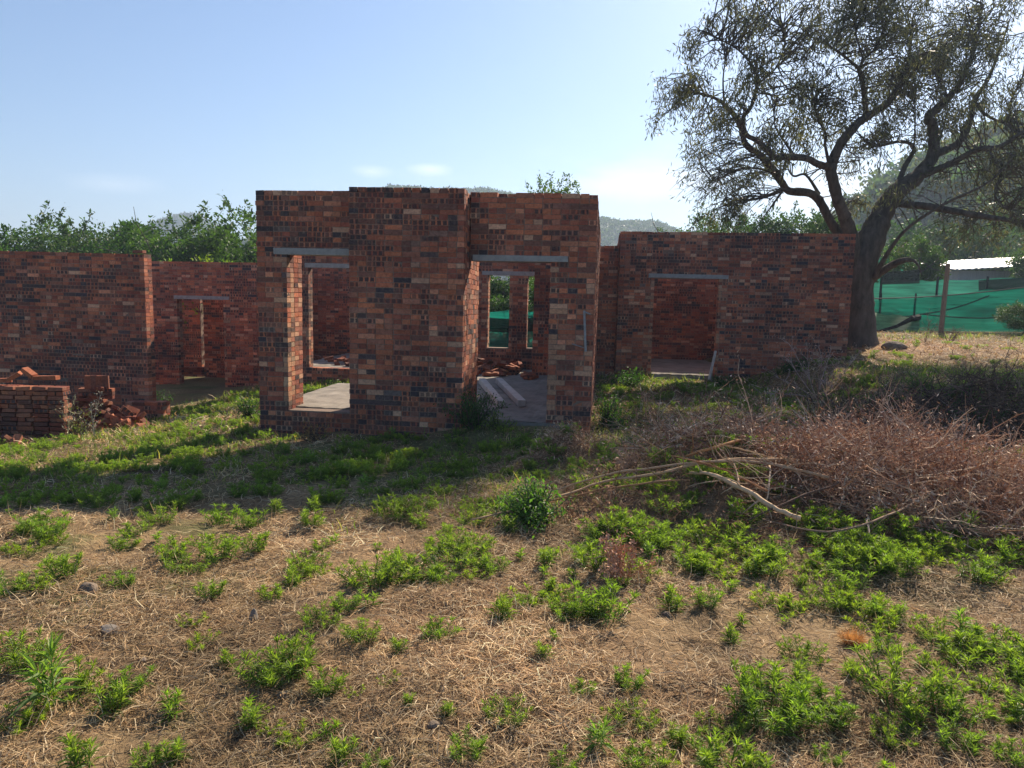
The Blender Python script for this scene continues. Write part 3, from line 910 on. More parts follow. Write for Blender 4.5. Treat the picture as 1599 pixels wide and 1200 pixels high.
GL = 'green bushy trees behind the left brick wing'
left = [(2, 31, 352, 0, 'bushy green tree at the far left edge above the brick wall'),
        (62, 34, 346, 1, 'bright green spiky tree with a tall shoot, second from the left edge'),
        (108, 38, 362, 2, 'mid green tree with feathery outline above the left wall'),
        (152, 33, 356, 3, 'dense low green tree above the middle of the left wall'),
        (200, 30, 345, 0, 'dark ragged green tree with a spiky top above the loose corner brick'),
        (243, 36, 352, 3, 'green tree just in front of the small blue hill'),
        (292, 29, 346, 1, 'large dark green tree behind the yellow-green bush'),
        (345, 28, 336, 2, 'tall green tree beside the front room, left of its corner'),
        (392, 31, 338, 1, 'dense green tree partly hidden by the tall front room corner'),
        (440, 34, 345, 0, 'green tree hidden behind the tall front room'),
        (-60, 33, 345, 2, 'green tree just outside the left side of the view')]
Hs = [5.9, 5.5, 6.1, 4.9]
for i, (px, Y, top, k, lab) in enumerate(left):
    put_tree(BT[k], px, Y, top - 18, lab, GL, Hs[k] , i * 1.3)
put_tree(BY, 287, 22.5, 383, 'round yellow-green bush peeping over the low left wall', None, 3.1, 0, 'round_bush', 'bush')
put_tree(BY, 238, 23.5, 396, 'smaller yellow-green bush beside the loose corner brick', None, 3.1, 2, 'round_bush', 'bush')
GR = 'green bushy trees behind the right brick building'
right = [(1088, 36, 330, 1, 'small light green tree behind the left end of the right building'),
         (1140, 40, 322, 0, 'feathery green tree behind the right building, under the drooping branch'),
         (1195, 37, 326, 2, 'green tree behind the middle of the right building'),
         (1250, 35, 318, 3, 'dense green tree behind the right end of the right building'),
         (1300, 38, 330, 1, 'green tree framed by the forked limbs left of the big trunk'),
         (1432, 36, 345, 2, 'pale green tree behind the net fence, right of the big trunk'),
         (1500, 55, 340, 3, 'green tree behind the white roofed shed'),
         (1400, 60, 330, 0, 'green tree on the foot of the hillside between trunk and net'),
         (1580, 60, 325, 1, 'green tree behind the right end of the white roof'),
         (1660, 40, 330, 2, 'green tree just outside the right side of the view')]
for i, (px, Y, top, k, lab) in enumerate(right):
    put_tree(BT[k], px, Y, top, lab, GR, Hs[k], i * 2.1 + .5)
mid = [(735, 27, 440, 3, 'green tree behind the net, left in the tall window gap'), (790, 29, 395, 1, 'green tree behind the net, centred in the tall window gap'),
       (845, 26, 420, 0, 'green tree behind the net, right of the tall window gap')]
for i, (px, Y, top, k, lab) in enumerate(mid):
    put_tree(BT[k], px, Y, top + 5, lab, 'trees seen through the window gaps', Hs[k], i * 1.1, wide=1.3)
put_tree(BS, 868, 24.8, 268, 'sparse tree whose leafy tips show above the front room roofline', None, 7.0, .4, 'slender_tree')
# dark shrub at the right edge in front of the net
put_tree(BT[3], 1600, 24.4, 470, 'dark low shrub against the green net at the right edge', None, 4.9, 1.0, 'shrub', 'shrub', 1.5)

# ================================================================== THE BIG TREE
TD = 18.5
def z5(u, v): return 1000 + .3746 * u, .3746 * v
# name, [(u, v, radius m, depth offset)]
LIMBS = [
 [(905, 1400, .50, 0), (908, 1330, .44, 0), (905, 1240, .40, 0), (915, 1130, .38, 0), (950, 1030, .36, .0), (990, 930, .31, .1), (1030, 850, .27, .2), (1080, 790, .23, .3), (1150, 740, .19, .4), (1215, 660, .155, .5), (1222, 590, .13, .6), (1218, 530, .12, .6), (1200, 490, .115, .5), (1235, 455, .10, .5), (1285, 410, .085, .5), (1330, 350, .06, .8), (1380, 240, .045, 1.0), (1400, 130, .03, 1.2), (1430, 20, .02, 1.4)],
 [(900, 1130, .26, 0), (885, 1040, .20, -.1), (870, 960, .18, -.2), (850, 900, .16, -.3), (825, 840, .15, -.4), (805, 760, .14, -.5), (795, 700, .13, -.5), (830, 610, .12, -.5), (900, 520, .11, -.4), (960, 480, .095, -.3), (1050, 410, .07, -.2), (1090, 330, .05, 0), (1120, 240, .035, .2), (1130, 120, .02, .3)],
 [(895, 1100, .18, .1), (855, 1010, .13, .2), (815, 960, .125, .3), (780, 900, .12, .3), (745, 835, .115, .3), (700, 805, .11, .2), (620, 797, .105, .1), (590, 765, .10, 0), (560, 720, .10, -.2), (500, 650, .085, -.4), (440, 605, .075, -.6), (420, 540, .065, -.7), (395, 490, .055, -.8), (330, 420, .04, -.9), (250, 392, .025, -1.0), (180, 385, .015, -1)],
 [(797, 700, .11, -.5), (740, 685, .09, -.8), (690, 660, .085, -1), (600, 655, .08, -1.2), (560, 655, .075, -1.3), (490, 590, .065, -1.4), (440, 560, .055, -1.5), (430, 490, .05, -1.5), (465, 440, .04, -1.6), (485, 350, .035, -1.6), (470, 280, .028, -1.6), (410, 210, .022, -1.7), (340, 170, .015, -1.7), (270, 140, .01, -1.7)],
 [(940, 478, .075, -.3), (932, 390, .07, -.5), (915, 300, .06, -.6), (890, 270, .04, -.7), (800, 200, .03, -.9), (700, 150, .015, -1)],
 [(915, 300, .045, -.6), (930, 250, .035, -.5), (980, 200, .03, -.4), (1010, 120, .02, -.2), (1000, 20, .013, 0), (990, -60, .01, 0)],
 [(930, 255, .03, -.5), (900, 150, .022, -.6), (885, 60, .016, -.6), (850, -30, .01, -.7)],
 [(600, 790, .06, .1), (520, 820, .045, 0), (440, 836, .03, -.2), (350, 830, .012, -.3)],
 [(590, 800, .035, 0), (540, 870, .022, -.2), (505, 915, .01, -.3)],
 [(560, 715, .04, -.2), (450, 700, .025, -.4), (380, 720, .018, -.5), (300, 765, .008, -.6)],
 [(485, 350, .025, -1.6), (560, 290, .02, -1.3), (600, 190, .014, -1.2), (590, 110, .01, -1.2)],
 [(1218, 648, .12, .5), (1320, 600, .10, .9), (1370, 520, .085, 1.1), (1392, 420, .07, 1.3), (1450, 330, .05, 1.5), (1500, 200, .035, 1.6), (1540, 80, .02, 1.8)],
 [(1150, 742, .10, .4), (1300, 680, .08, 0), (1400, 625, .07, -.3), (1500, 612, .06, -.6), (1600, 548, .045, -.8), (1720, 500, .03, -1)],
 [(1040, 840, .12, .2), (1120, 855, .10, -.2), (1200, 862, .095, -.6), (1300, 880, .085, -1), (1440, 905, .07, -1.3), (1560, 925, .05, -1.6), (1650, 985, .025, -1.8)],
 [(1060, 800, .08, .3), (1100, 700, .07, .6), (1140, 620, .055, .8), (1090, 590, .045, .7), (980, 610, .035, .4), (930, 580, .02, .3)],
 [(1140, 615, .022, .8), (1146, 500, .018, .8), (1145, 400, .012, .9)],
 [(975, 1160, .09, -.2), (1010, 1090, .06, -.4), (1100, 965, .04, -.8), (1250, 860, .035, -1.2), (1450, 762, .025, -1.6), (1560, 650, .012, -1.8)],
 [(925, 1220, .09, 0), (985, 1150, .09, -.2), (1070, 1095, .085, -.6), (1130, 1085, .05, -.8), (1160, 1110, .025, -.9), (1172, 1150, .008, -.9)],
 [(790, 700, .05, -.5), (770, 600, .035, -.6), (775, 560, .03, -.6), (740, 500, .02, -.8), (720, 420, .012, -1)],
 [(650, 660, .04, -1.1), (600, 590, .03, -.9), (560, 520, .02, -.8), (560, 430, .012, -.8)],
 [(745, 810, .05, .3), (690, 730, .035, .6), (640, 735, .03, .7), (615, 700, .02, .8), (625, 660, .02, .9)],
 [(1392, 420, .05, 1.3), (1440, 480, .04, 1.0), (1530, 510, .035, .8), (1545, 420, .025, .8), (1590, 330, .018, .9)],
 [(1215, 655, .05, .5), (1260, 540, .03, 1.3), (1280, 430, .02, 1.6), (1250, 300, .012, 1.7)],
 [(1440, 620, .05, -.4), (1500, 720, .035, -.8), (1480, 820, .025, -1), (1540, 880, .015, -1.2)],
 [(350, 430, .03, -.9), (345, 330, .02, -1.0), (360, 220, .012, -1.1)],
]
bt = empty('spreading_tree', (8.86, 18.5, float(gz(8.86, 18.5))), 'large dark leaning tree with twisted limbs and airy drooping crown', 'tree')
b0 = np.array(bt.location)
def curve(P, sub=4):
    P = np.asarray(P, float); n = len(P); out = []
    for i in range(n - 1):
        p0 = P[max(i - 1, 0)]; p1 = P[i]; p2 = P[i + 1]; p3 = P[min(i + 2, n - 1)]
        for t in np.linspace(0, 1, sub, endpoint=False):
            out.append(.5 * ((2 * p1) + (-p0 + p2) * t + (2 * p0 - 5 * p1 + 4 * p2 - p3) * t * t + (-p0 + 3 * p1 - 3 * p2 + p3) * t ** 3))
    out.append(P[-1]); return np.array(out)
allp = []; limbs = []
for li, Lm in enumerate(LIMBS):
    P = []
    for (u, v, r_, dy) in Lm:
        px, py = z5(u, v); q = at(px, py, TD + dy * 1.25); P.append([*q, r_])
    if li == 0: P[0][2] = float(gz(P[0][0], P[0][1])) - .35; P[0][3] = .62
    C_ = curve(P, 5)
    kk = 14 if C_[0, 3] > .2 else (8 if C_[0, 3] > .08 else 5)
    wob = 1 + .035 * rng.normal(size=len(C_)) * (C_[:, 3] > .06)
    V, F = tube(C_[:, :3] - b0, np.maximum(C_[:, 3] * wob * .92, .006), kk)
    if li < 3:  # ribbed bark
        V = V + unit(rng.normal(size=V.shape)) * (.012 if li else .02)
    G = Geo(); G.add(V, F)
    link('trunk' if li == 0 else 'limb', G.mesh('limb', M_BARK, True), bt)
    allp.append(C_[3:]) if li else allp.append(C_[35:])
AP = np.concatenate(allp); AP = AP[AP[:, 3] < .16]
BLOBS = [(110,330,60),(90,480,45),(160,420,70),(210,560,65),(200,650,40),(270,130,45),(400,110,65),(430,170,60),(320,260,60),(380,360,65),(350,440,75),(560,170,60),(600,220,50),(560,310,40),(620,370,75),(700,420,75),(560,460,70),(520,540,70),(640,540,70),(720,520,75),(760,60,65),(850,100,80),(950,50,85),(1060,50,85),(1150,40,60),(760,150,45),(860,180,65),(1000,180,75),(1100,150,75),(1000,300,80),(1100,280,80),(1180,260,60),(1020,400,55),(880,360,45),(1070,500,55),(1000,570,40),(1280,180,75),(1250,280,65),(1350,150,75),(1400,80,55),(1480,60,75),(1560,100,80),(1400,250,85),(1520,230,95),(1300,330,55),(1450,380,75),(1560,380,85),(1330,470,55),(1500,480,65),(1280,540,55),(420,740,38),(370,770,36),(340,900,30),(1300,740,60),(1450,700,70),(1570,740,80),(1400,830,55),(1520,860,60),(930,830,50),(1580,600,60),
 (850,-60,80),(980,-80,90),(1100,-60,80),(1480,-60,70),(1600,-40,90),(1680,120,100),(1700,300,100),(1680,480,90),(1700,680,90),(1650,850,80),(1560,980,45),(1450,960,40),(1210,440,35),(450,640,40),(300,520,60),(640,640,40),(820,520,45),(860,680,45),(1240,960,30)]
Gt = Geo(); LP = []; LD = []; LC = []
for (u, v, rr) in BLOBS:
    px, py = z5(u, v)
    for dep in (0, 1, 2):
        c0_ = at(px, py, TD)
        dd = np.linalg.norm((AP[:, [0, 2]] - c0_[[0, 2]]), axis=1)
        near = AP[np.argsort(dd)[:12]]
        yb = near[:, 1].mean() + (dep - 1) * 1.1 + rng.normal() * .35
        rad = rr * .3746 / FPX * TD
        ntw = int(4 + rad * 7.5)
        for k in range(ntw):
            e_ = unit(rng.normal(size=3)) * rad * rng.uniform(.15, .98) * np.array([1, 1.0, 1])
            end = np.array([c0_[0], yb, c0_[2]]) + e_
            d2 = np.linalg.norm(AP[:, :3] - end, axis=1) + rng.uniform(0, .8, len(AP))
            st = AP[np.argmin(d2), :3]
            dv = end - st; L_ = np.linalg.norm(dv)
            if L_ > 3.0: st = end - dv / L_ * 1.2; 
            m1 = st + (end - st) * .35 + rng.normal(size=3) * .12 * min(L_, 1.5) + [0, 0, .10]
            m2 = st + (end - st) * .7 + rng.normal(size=3) * .10 * min(L_, 1.5) + [0, 0, .12]
            tw = curve([st, m1, m2, end, end + np.array([rng.normal() * .12, rng.normal() * .12, -.18 - .15 * rng.random()])], 3)
            V, F = tube(tw - b0, np.linspace(.013 + .006 * rng.random(), .003, len(tw)), 3, False); Gt.add(V, F)
            nl = rng.integers(19, 36)
            ti = rng.uniform(len(tw) * .48, len(tw) - 1.01, nl); i0 = ti.astype(int); f = (ti - i0)[:, None]
            pp = tw[i0] * (1 - f) + tw[np.minimum(i0 + 1, len(tw) - 1)] * f + rng.normal(size=(nl, 3)) * .045
            # side twiglets
            off = rng.normal(size=(nl, 3)) * .10; pp = pp + off
            LP.append(pp); LD.append(unit(rng.normal(size=(nl, 3)) * .6 + (tw[-1] - tw[-3]) * 3 + [0, 0, -.35]))
            LC.append(np.tile(np.array([.12, .125, .075]) * rng.uniform(.6, 1.5) * np.array([1, 1, rng.uniform(.8, 1.1)]), (nl, 1)))
# bare drooping whips at the lower left
for k in range(130):
    a = [(440, 600), (400, 590), (450, 700), (520, 820), (440, 836), (380, 720), (500, 650), (560, 720), (600, 797), (1300, 690), (1440, 905), (1500, 930), (1380, 890), (1250, 870), (980, 610)][k % 15]
    px, py = z5(a[0] + rng.normal() * 12, a[1] + rng.normal() * 8); s_ = at(px, py, TD - .3 + rng.normal() * .5)
    rt = 1 if a[0] > 900 else -1
    ln = rng.uniform(.7, 2.1); q = [s_]; d = unit(np.array([rt * (.9 if rt < 0 else rng.normal() * .7), rng.normal() * .35, rng.uniform(-.1, .35)]))
    for i in range(7):
        d = unit(d + np.array([0, 0, -.17]) + rng.normal(size=3) * .10); q.append(q[-1] + d * ln / 7)
    q = np.array(q); V, F = tube(q - b0, np.linspace(.014, .003, len(q)), 3, False); Gt.add(V, F)
    for j in range(4):
        st = q[rng.integers(2, 7)]; e2 = unit(d + rng.normal(size=3) * .5) * rng.uniform(.2, .5)
        V, F = tube(np.array([st, st + e2 * .5 + [0, 0, .02], st + e2]) - b0, [.006, .004, .002], 3, False); Gt.add(V, F)
    nl = rng.integers(4, 22); pp = q[rng.integers(3, 8, nl)] + rng.normal(size=(nl, 3)) * .07
    LP.append(pp); LD.append(unit(rng.normal(size=(nl, 3)) * .5 + [0, 0, -.5])); LC.append(np.tile([.06, .07, .035], (nl, 1)))
LP = np.concatenate(LP); LD = np.concatenate(LD); LC = np.concatenate(LC)
V, F, C_ = diamonds(LP - b0, LD, rng.uniform(.09, .19, len(LP)), rng.uniform(.018, .034, len(LP)), LC, .2, 1.2)
G = Geo(); G.add(V, F, C_); link('crown', G.mesh('crown', M_OLIVE), bt)
link('twigs', Gt.mesh('twigs', M_BARK), bt)
print('tree leaves', len(LP))

# ================================================================== LOOSE BRICKS
def brick_mesh(i):
    c = PAL[[1, 4, 0, 2, 3, 1, 5][i]] * .68
    G = Geo(); n = [5, 3, 3]
    # subdivided box with chipped corners
    P = box_pts((-.111, -.053), (1, 0), (0, 1), 0, .222, 0, .106, -.028, .028) + rng.normal(size=(8, 3)) * .003
    G.add(P, QB, c, np.array([[x, y, 1.0 if i in (2, 5) else 0.0] for x, y in ((0, 0), (1, 0), (1, 0), (0, 0), (0, 1), (1, 1), (1, 1), (0, 1))]))
    me = G.mesh('brick', M_BRICK); return me
BM = [brick_mesh(i) for i in range(7)]
def put_brick(p, rot, label, group, k=None):
    o = link('loose_brick', BM[rng.integers(0, 7) if k is None else k]); o.location = p; o.rotation_euler = rot
    o.scale = (rng.uniform(.85, 1.03), 1, 1)
    m = o.modifiers.new('bevel', 'BEVEL'); m.width = .004; m.segments = 1
    return tag(o, label, 'brick', group)

# neat stack at the left edge
Ys = 10.45
xR = at(99, 640, Ys)[0]; zt_ = at(50, 604, Ys)[2]; zb_ = zt_ - .78
NTH = ['first', 'second', 'third', 'fourth', 'fifth', 'sixth', 'seventh', 'eighth', 'ninth', 'tenth', 'eleventh', 'twelfth']
for cset in range(12):
    zc = zt_ - .035 - cset * .064
    if cset % 3 == 1:   # headers
        for j in range(12):
            put_brick((xR - .055 - j * .112, Ys + .11 + rng.normal() * .006, zc), (0, 0, R(90) + rng.normal() * .02), 'end-on brick, %s from right, %s course down the neat brick stack' % (NTH[j], NTH[cset]), 'bricks in the neat stack')
    else:
        for j in range(6):
            for d in range(2):
                if d == 1 and 0 < cset: continue
                put_brick((xR - .115 - j * .232 + (.02 if cset % 2 else 0), Ys + .055 + d * .112 + rng.normal() * .006, zc), (0, 0, rng.normal() * .02),
                          '%slengthwise brick, %s from right, %s course down the neat brick stack' % ('rear ' if d else '', NTH[j], NTH[cset]), 'bricks in the neat stack')
for (px, py, rot, lab) in ((22, 588, (.2, -.55, .2), 'tilted orange brick leaning up on top of the brick stack'), (46, 582, (.1, .5, -.3), 'orange brick propped at the peak of the pair on the stack'),
                           (62, 590, (0, .05, .9), 'pale lit brick lying crosswise on top of the brick stack'), (79, 590, (0, -.04, -.1), 'flat orange brick at the right end of the stack top'), (4, 594, (0, 0, .5), 'brick lying flat at the left edge of the stack top')):
    p = at(px, py, Ys + .1); p[2] = max(p[2], zt_ + .04) ; put_brick(p, rot, lab, None, 0)

def heap(cx, cy, rx, ry, h, n, label, group, slope=0):
    for i in range(n):
        a = rng.uniform(-1, 1); b = rng.uniform(-1, 1); q = max(0, 1 - abs(a) ** 1.6) * max(.1, 1 - abs(b) * .7)
        hh = h * q * (1 - slope * a) * rng.uniform(.15, 1)
        x = cx + a * rx; y = cy + b * ry
        put_brick((x, y, float(gz(x, y)) + .03 + hh), (rng.normal() * .45, rng.normal() * .45, rng.uniform(0, 6.3)), label, group)
c_ = at(150, 650, 11.9); heap(c_[0], 11.95, .46, .30, .84, 96, 'broken brick in the tumbled heap against the left wall', 'bricks in the tumbled heap', .3)
c_ = at(195, 650, 11.4); heap(c_[0], 11.4, .45, .35, .42, 42, 'brick fallen at the right foot of the tumbled heap', 'bricks at the foot of the heap')
c_ = ground_px(28, 694); heap(c_[0], c_[1], .28, .22, .14, 9, 'loose brick lying on the grass below the neat stack', 'bricks fallen below the stack')
# exposed upright bricks bedded at the heap top
for k, px in enumerate((138, 147, 156, 165)):
    p = at(px, 597, 11.98); put_brick(p, (0, R(90), R(90)), 'upright brick set on end at the top of the tumbled heap', 'upright bricks on the heap', k % 2)
for k in range(10):
    p = at(134 + (k % 3) * 17, 609 + (k // 3) * 5.7, 12.0); put_brick(p, (0, 0, rng.normal() * .08), 'brick lying flat under the upright ones of the tumbled heap', 'flat bricks under the upright ones')
def on_floor(px, py, z):
    d = ray(px, py); t = (z - EYE) / d[2]; return np.array([0, 0, EYE]) + d * t
for k in range(48):
    px = rng.uniform(742, 834); p = on_floor(px, rng.uniform(574, 583), SLAB)
    y = rng.uniform(14.7, 16.05) if px < 812 else rng.uniform(14.3, 15.0); lift = .04 + max(0, y - 14.9) * .26 * rng.random()
    p = at(px, 578, y); put_brick((p[0], y, SLAB + lift), (rng.normal() * .25, rng.normal() * .25, rng.uniform(0, 6.3)), 'broken brick in the litter below the tall window gaps', 'broken bricks inside the right room')
for k in range(22):
    px = rng.uniform(484, 600); D_ = rng.uniform(15.6, 16.5); s_, _ = bp(px, 570, D_)
    put_brick(wpt(s_, D_, SLAB + rng.choice([.04, .12])), (rng.normal() * .2, rng.normal() * .2, rng.uniform(0, 6.3)), 'broken brick on the ledge behind the left doorway', 'broken bricks behind the left doorway')
p = at(217, 396, 14.0); s_, z_ = bp(217, 397, DLw + .1)
put_brick(wpt(s_, DLw + .11, bp(217, 397, DLw)[1] + .045), (0, 0, -BA), 'single orange brick sitting on the corner of the left wing wall', None, 1)
p = wpt(bp(302, 590, DLb)[0], DLb + .75, -.33)
G = Geo(); brick_wall(G, wpt(bp(288, 590, 18.1)[0], 18.1, 0)[:2], RV, DV, .5, .23, -.47, -.22, -.22, seed=31)
tag(link('brick_step', G.mesh('brick_step', M_BRICK)), 'low sunlit brick block just inside the narrow left wing doorway', 'step')

# concrete beams and plank
for (a, b, lab) in (((753, 600), (783, 637), 'left one of two pale concrete beams lying on the room floor'), ((779, 599), (815, 636), 'right one of two pale concrete beams lying on the room floor')):
    pa = on_floor(*a, SLAB); pb = on_floor(*b, SLAB); d = (pb - pa)[:2]; L_ = np.linalg.norm(d); u = d / L_; n = np.array([-u[1], u[0]])
    P = box_pts(pa[:2], u, n, 0, L_, -.06, .055, SLAB + .006, SLAB + .105) + rng.normal(size=(8, 3)) * .003
    G = Geo(); G.add(P, QB); o = link('concrete_beam', G.mesh('concrete_beam', M_PLANK)); tag(o, lab, 'beam', 'concrete beams on the floor')
    m = o.modifiers.new('bevel', 'BEVEL'); m.width = .008; m.segments = 2
pa = wpt(bp(1107, 592, Dq - .25)[0], Dq - .25, .2); pb = wpt(bp(1117, 548, Dq)[0] , Dq - .05, bp(1117, 548, Dq)[1])
pa[2] = max(float(gz(pa[0], pa[1])), SLAB - .1)
G = Geo(); V, F = tube([pa, (pa + pb) / 2, pb], [.032, .03, .028], 4); G.add(V, F)
tag(link('plank', G.mesh('plank', M_PLANK)), 'thin pale plank leaning in the doorway of the right building', 'plank')

# ================================================================== STONES
def stone(p, r, label, sq=(1, .8, .6), col=(1, 1, 1), mat=None):
    import bmesh
    bm = bmesh.new(); bmesh.ops.create_icosphere(bm, subdivisions=3, radius=1)
    s0_ = rng.integers(0, 99)
    for v in bm.verts:
        c = np.array(v.co); k = 1 + .28 * fbm(c[0] * 1.6 + s0_, c[1] * 1.6 + c[2] * 1.3, 4, int(s0_)); v.co = Vector(c * k * r * np.array(sq))
    me = bpy.data.meshes.new('stone'); bm.to_mesh(me); bm.free(); me.materials.append(mat or M_STONE)
    for q in me.polygons: q.use_smooth = rng.random() < .3
    o = link('stone', me); o.location = p + np.array([0, 0, r * sq[2] * .35]); o.rotation_euler = (0, 0, rng.uniform(0, 6)); return tag(o, label, 'stone')
M_STONE2 = noisy_mat('pale_stone', (.16, .135, .11), (.28, .24, .20), 8, .9, .6, dist=.01)
for (px, py, r, lab, sq, mt) in ((139, 925, .055, 'rounded brown stone among green weeds at the left', (1, .8, .75), None), (172, 986, .05, 'flat pale grey stone in the straw at the lower left', (1.2, .8, .4), M_STONE2),
                                 (396, 972, .04, 'upright grey stone chip between two green weeds', (.55, .5, 1.3), M_STONE2),
                                 (1272, 836, .04, 'small pale stone below the brush heap', (1, .8, .7), M_STONE2), (1395, 545, .24, 'reddish stone at the foot of the big trunk', (1.3, .8, .6), None),
                                 (1480, 803, .07, 'pale flat stone showing through the right side of the brush heap', (1.4, .8, .4), M_STONE2)):
    g_ = ground_px(px, py)
    if g_ is not None: stone(g_, r, lab, sq, mat=mt)
for k in range(14):
    px = rng.uniform(60, 1500); py = rng.uniform(870, 1190); g_ = ground_px(px, py); stone(g_, rng.uniform(.012, .028), 'small pebble lying in the dry straw')['group'] = 'small pebbles in the straw'

# ================================================================== WEEDS
def weed(seed, nst, H, spread, L, W, per, col, rosette=9):
    r = np.random.default_rng(seed); P = []; D = []; LL = []; C = []
    G = Geo()
    for s_ in range(nst):
        a = r.uniform(0, 6.28); rad = spread * math.sqrt(r.random()) if nst > 1 else 0
        base = np.array([math.cos(a) * rad * .55, math.sin(a) * rad * .55, -.01])
        top = np.array([math.cos(a) * rad, math.sin(a) * rad, H * r.uniform(.55, 1.05)])
        V, F = tube([base, base * .4 + top * .5 + [0, 0, .02], top], [.004, .003, .002], 3, False); G.add(V, F, np.array(col) * .9)
        n = per
        t = r.uniform(.12, 1, n) ** .8; ang = np.arange(n) * 2.4 + r.uniform(0, 6)
        pos = base + (top - base) * t[:, None]
        elev = .15 + .95 * t + r.normal(size=n) * .15
        d = np.stack([np.cos(ang) * np.cos(elev), np.sin(ang) * np.cos(elev), np.sin(elev)], 1)
        P.append(pos); D.append(d); LL.append(L * (1.15 - .45 * t) * r.uniform(.7, 1.25, n))
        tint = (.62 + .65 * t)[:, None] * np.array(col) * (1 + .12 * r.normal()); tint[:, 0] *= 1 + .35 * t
        C.append(tint)
        # rosette on top
        ang = np.arange(rosette) * 2.4; el = r.uniform(.45, 1.25, rosette)
        d = np.stack([np.cos(ang) * np.cos(el), np.sin(ang) * np.cos(el), np.sin(el)], 1)
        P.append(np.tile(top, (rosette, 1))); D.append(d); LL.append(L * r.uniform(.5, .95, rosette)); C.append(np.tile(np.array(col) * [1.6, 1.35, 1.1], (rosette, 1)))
    P = np.concatenate(P); D = np.concatenate(D); LL = np.concatenate(LL); C = np.concatenate(C)
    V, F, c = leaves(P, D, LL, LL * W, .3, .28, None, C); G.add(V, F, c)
    return G
WC = (.135, .225, .05)
WG = [weed(201, 10, .12, .13, .085, .13, 22, WC), weed(202, 16, .14, .19, .085, .125, 20, (.115, .205, .045)), weed(203, 6, .11, .08, .09, .125, 20, (.14, .23, .055)),
      weed(204, 22, .13, .24, .085, .125, 19, (.12, .20, .045)), weed(205, 2, .15, .04, .15, .10, 26, (.12, .22, .06)), weed(206, 14, .08, .20, .07, .13, 17, (.15, .235, .04)),
      weed(207, 34, .26, .30, .105, .13, 22, (.115, .205, .045), 13), weed(208, 2, .07, .03, .07, .14, 16, (.14, .25, .045), 9)]
WM = [g_.mesh('weed', M_WEED) for g_ in WG]
WR = [.19, .25, .14, .30, .13, .24, .38, .07]
SPEC = [(85, 1085, 45, 4), (200, 1068, 38, 1), (128, 1188, 36, 2), (232, 1188, 30, 0), (270, 1180, 30, 2), (45, 1032, 30, 5), (20, 916, 34, 1), (100, 892, 34, 0), (190, 908, 30, 1), (290, 880, 42, 3), (345, 862, 40, 1), (398, 852, 34, 0),
        (300, 968, 26, 5), (330, 925, 28, 0), (312, 1000, 30, 5), (355, 1035, 22, 2), (405, 1105, 24, 5), (420, 1135, 22, 5), (425, 930, 26, 0), (480, 880, 44, 3), (540, 940, 36, 1), (500, 965, 38, 3), (565, 985, 42, 3), (625, 1010, 22, 2),
        (685, 985, 38, 1), (630, 880, 28, 0), (690, 900, 30, 1), (610, 1060, 22, 5), (555, 1080, 20, 5), (640, 1095, 18, 2), (700, 1110, 20, 2), (790, 1110, 46, 3), (735, 1170, 40, 1), (850, 1020, 22, 2), (890, 955, 36, 1), (820, 940, 24, 0),
        (800, 790, 30, 1), (910, 1075, 26, 0), (980, 1062, 36, 1), (1050, 945, 34, 2), (1100, 935, 34, 1), (1085, 880, 34, 1), (1130, 850, 30, 1), (1010, 840, 40, 3), (970, 870, 36, 3), (925, 830, 34, 1), (1150, 835, 20, 2), (1285, 880, 36, 1),
        (1240, 945, 26, 0), (1290, 935, 40, 3), (1345, 945, 42, 3), (1395, 960, 40, 1), (1250, 1020, 46, 3), (1385, 1010, 36, 1), (1200, 1110, 75, 6), (1285, 1110, 55, 6), (1130, 1130, 46, 3), (1110, 1175, 40, 1), (990, 1120, 44, 3), (1000, 1185, 44, 1),
        (1470, 990, 44, 3), (1560, 1010, 55, 3), (1590, 1060, 40, 1), (1500, 1160, 40, 1), (1390, 1145, 40, 3), (1580, 1180, 34, 1), (1440, 1040, 24, 2), (1560, 1120, 26, 0), (880, 1190, 34, 1), (540, 1180, 34, 2), (590, 1195, 30, 1), (485, 812, 28, 0),
        (615, 795, 46, 3), (1060, 1150, 34, 2), (940, 1120, 26, 5), (1330, 1050, 24, 2), (1290, 1180, 30, 1), (190, 850, 28, 0), (250, 805, 34, 3), (700, 830, 22, 2), (1400, 870, 30, 1), (1480, 850, 26, 0), (1550, 900, 28, 5), (1330, 860, 40, 3)]
plants = []
for (px, py, rp_, k) in SPEC:
    g_ = ground_px(px, py + rp_ * .30)
    if g_ is None: continue
    dist = np.linalg.norm(g_ - [0, 0, EYE]); rw = rp_ / FPX * dist * 1.08
    plants.append((g_[0], g_[1], k, rw / WR[k], px, py, True))
def inside(x, y):
    s_ = x * RV[0] + y * RV[1]; d_ = x * DV[0] + y * DV[1]
    if sL0 - .1 < s_ < sR1 + .1 and d_ > Dc - .1 and d_ < 20: return True
    if s_ < sLw1 and d_ > DLw - 2.2 and s_ < -5.0: return d_ > 10.2
    if s_ > sq0 - .3 and s_ < sq1 + .1 and d_ > Dq - .15: return True
    return d_ > Dq + 1 and s_ < sR1 and s_ > -4
def heapd(x, y):
    return ((x - 3.4) / 1.6) ** 2 + ((y - 5.9) / 1.0) ** 2
tries = 0; cand = []
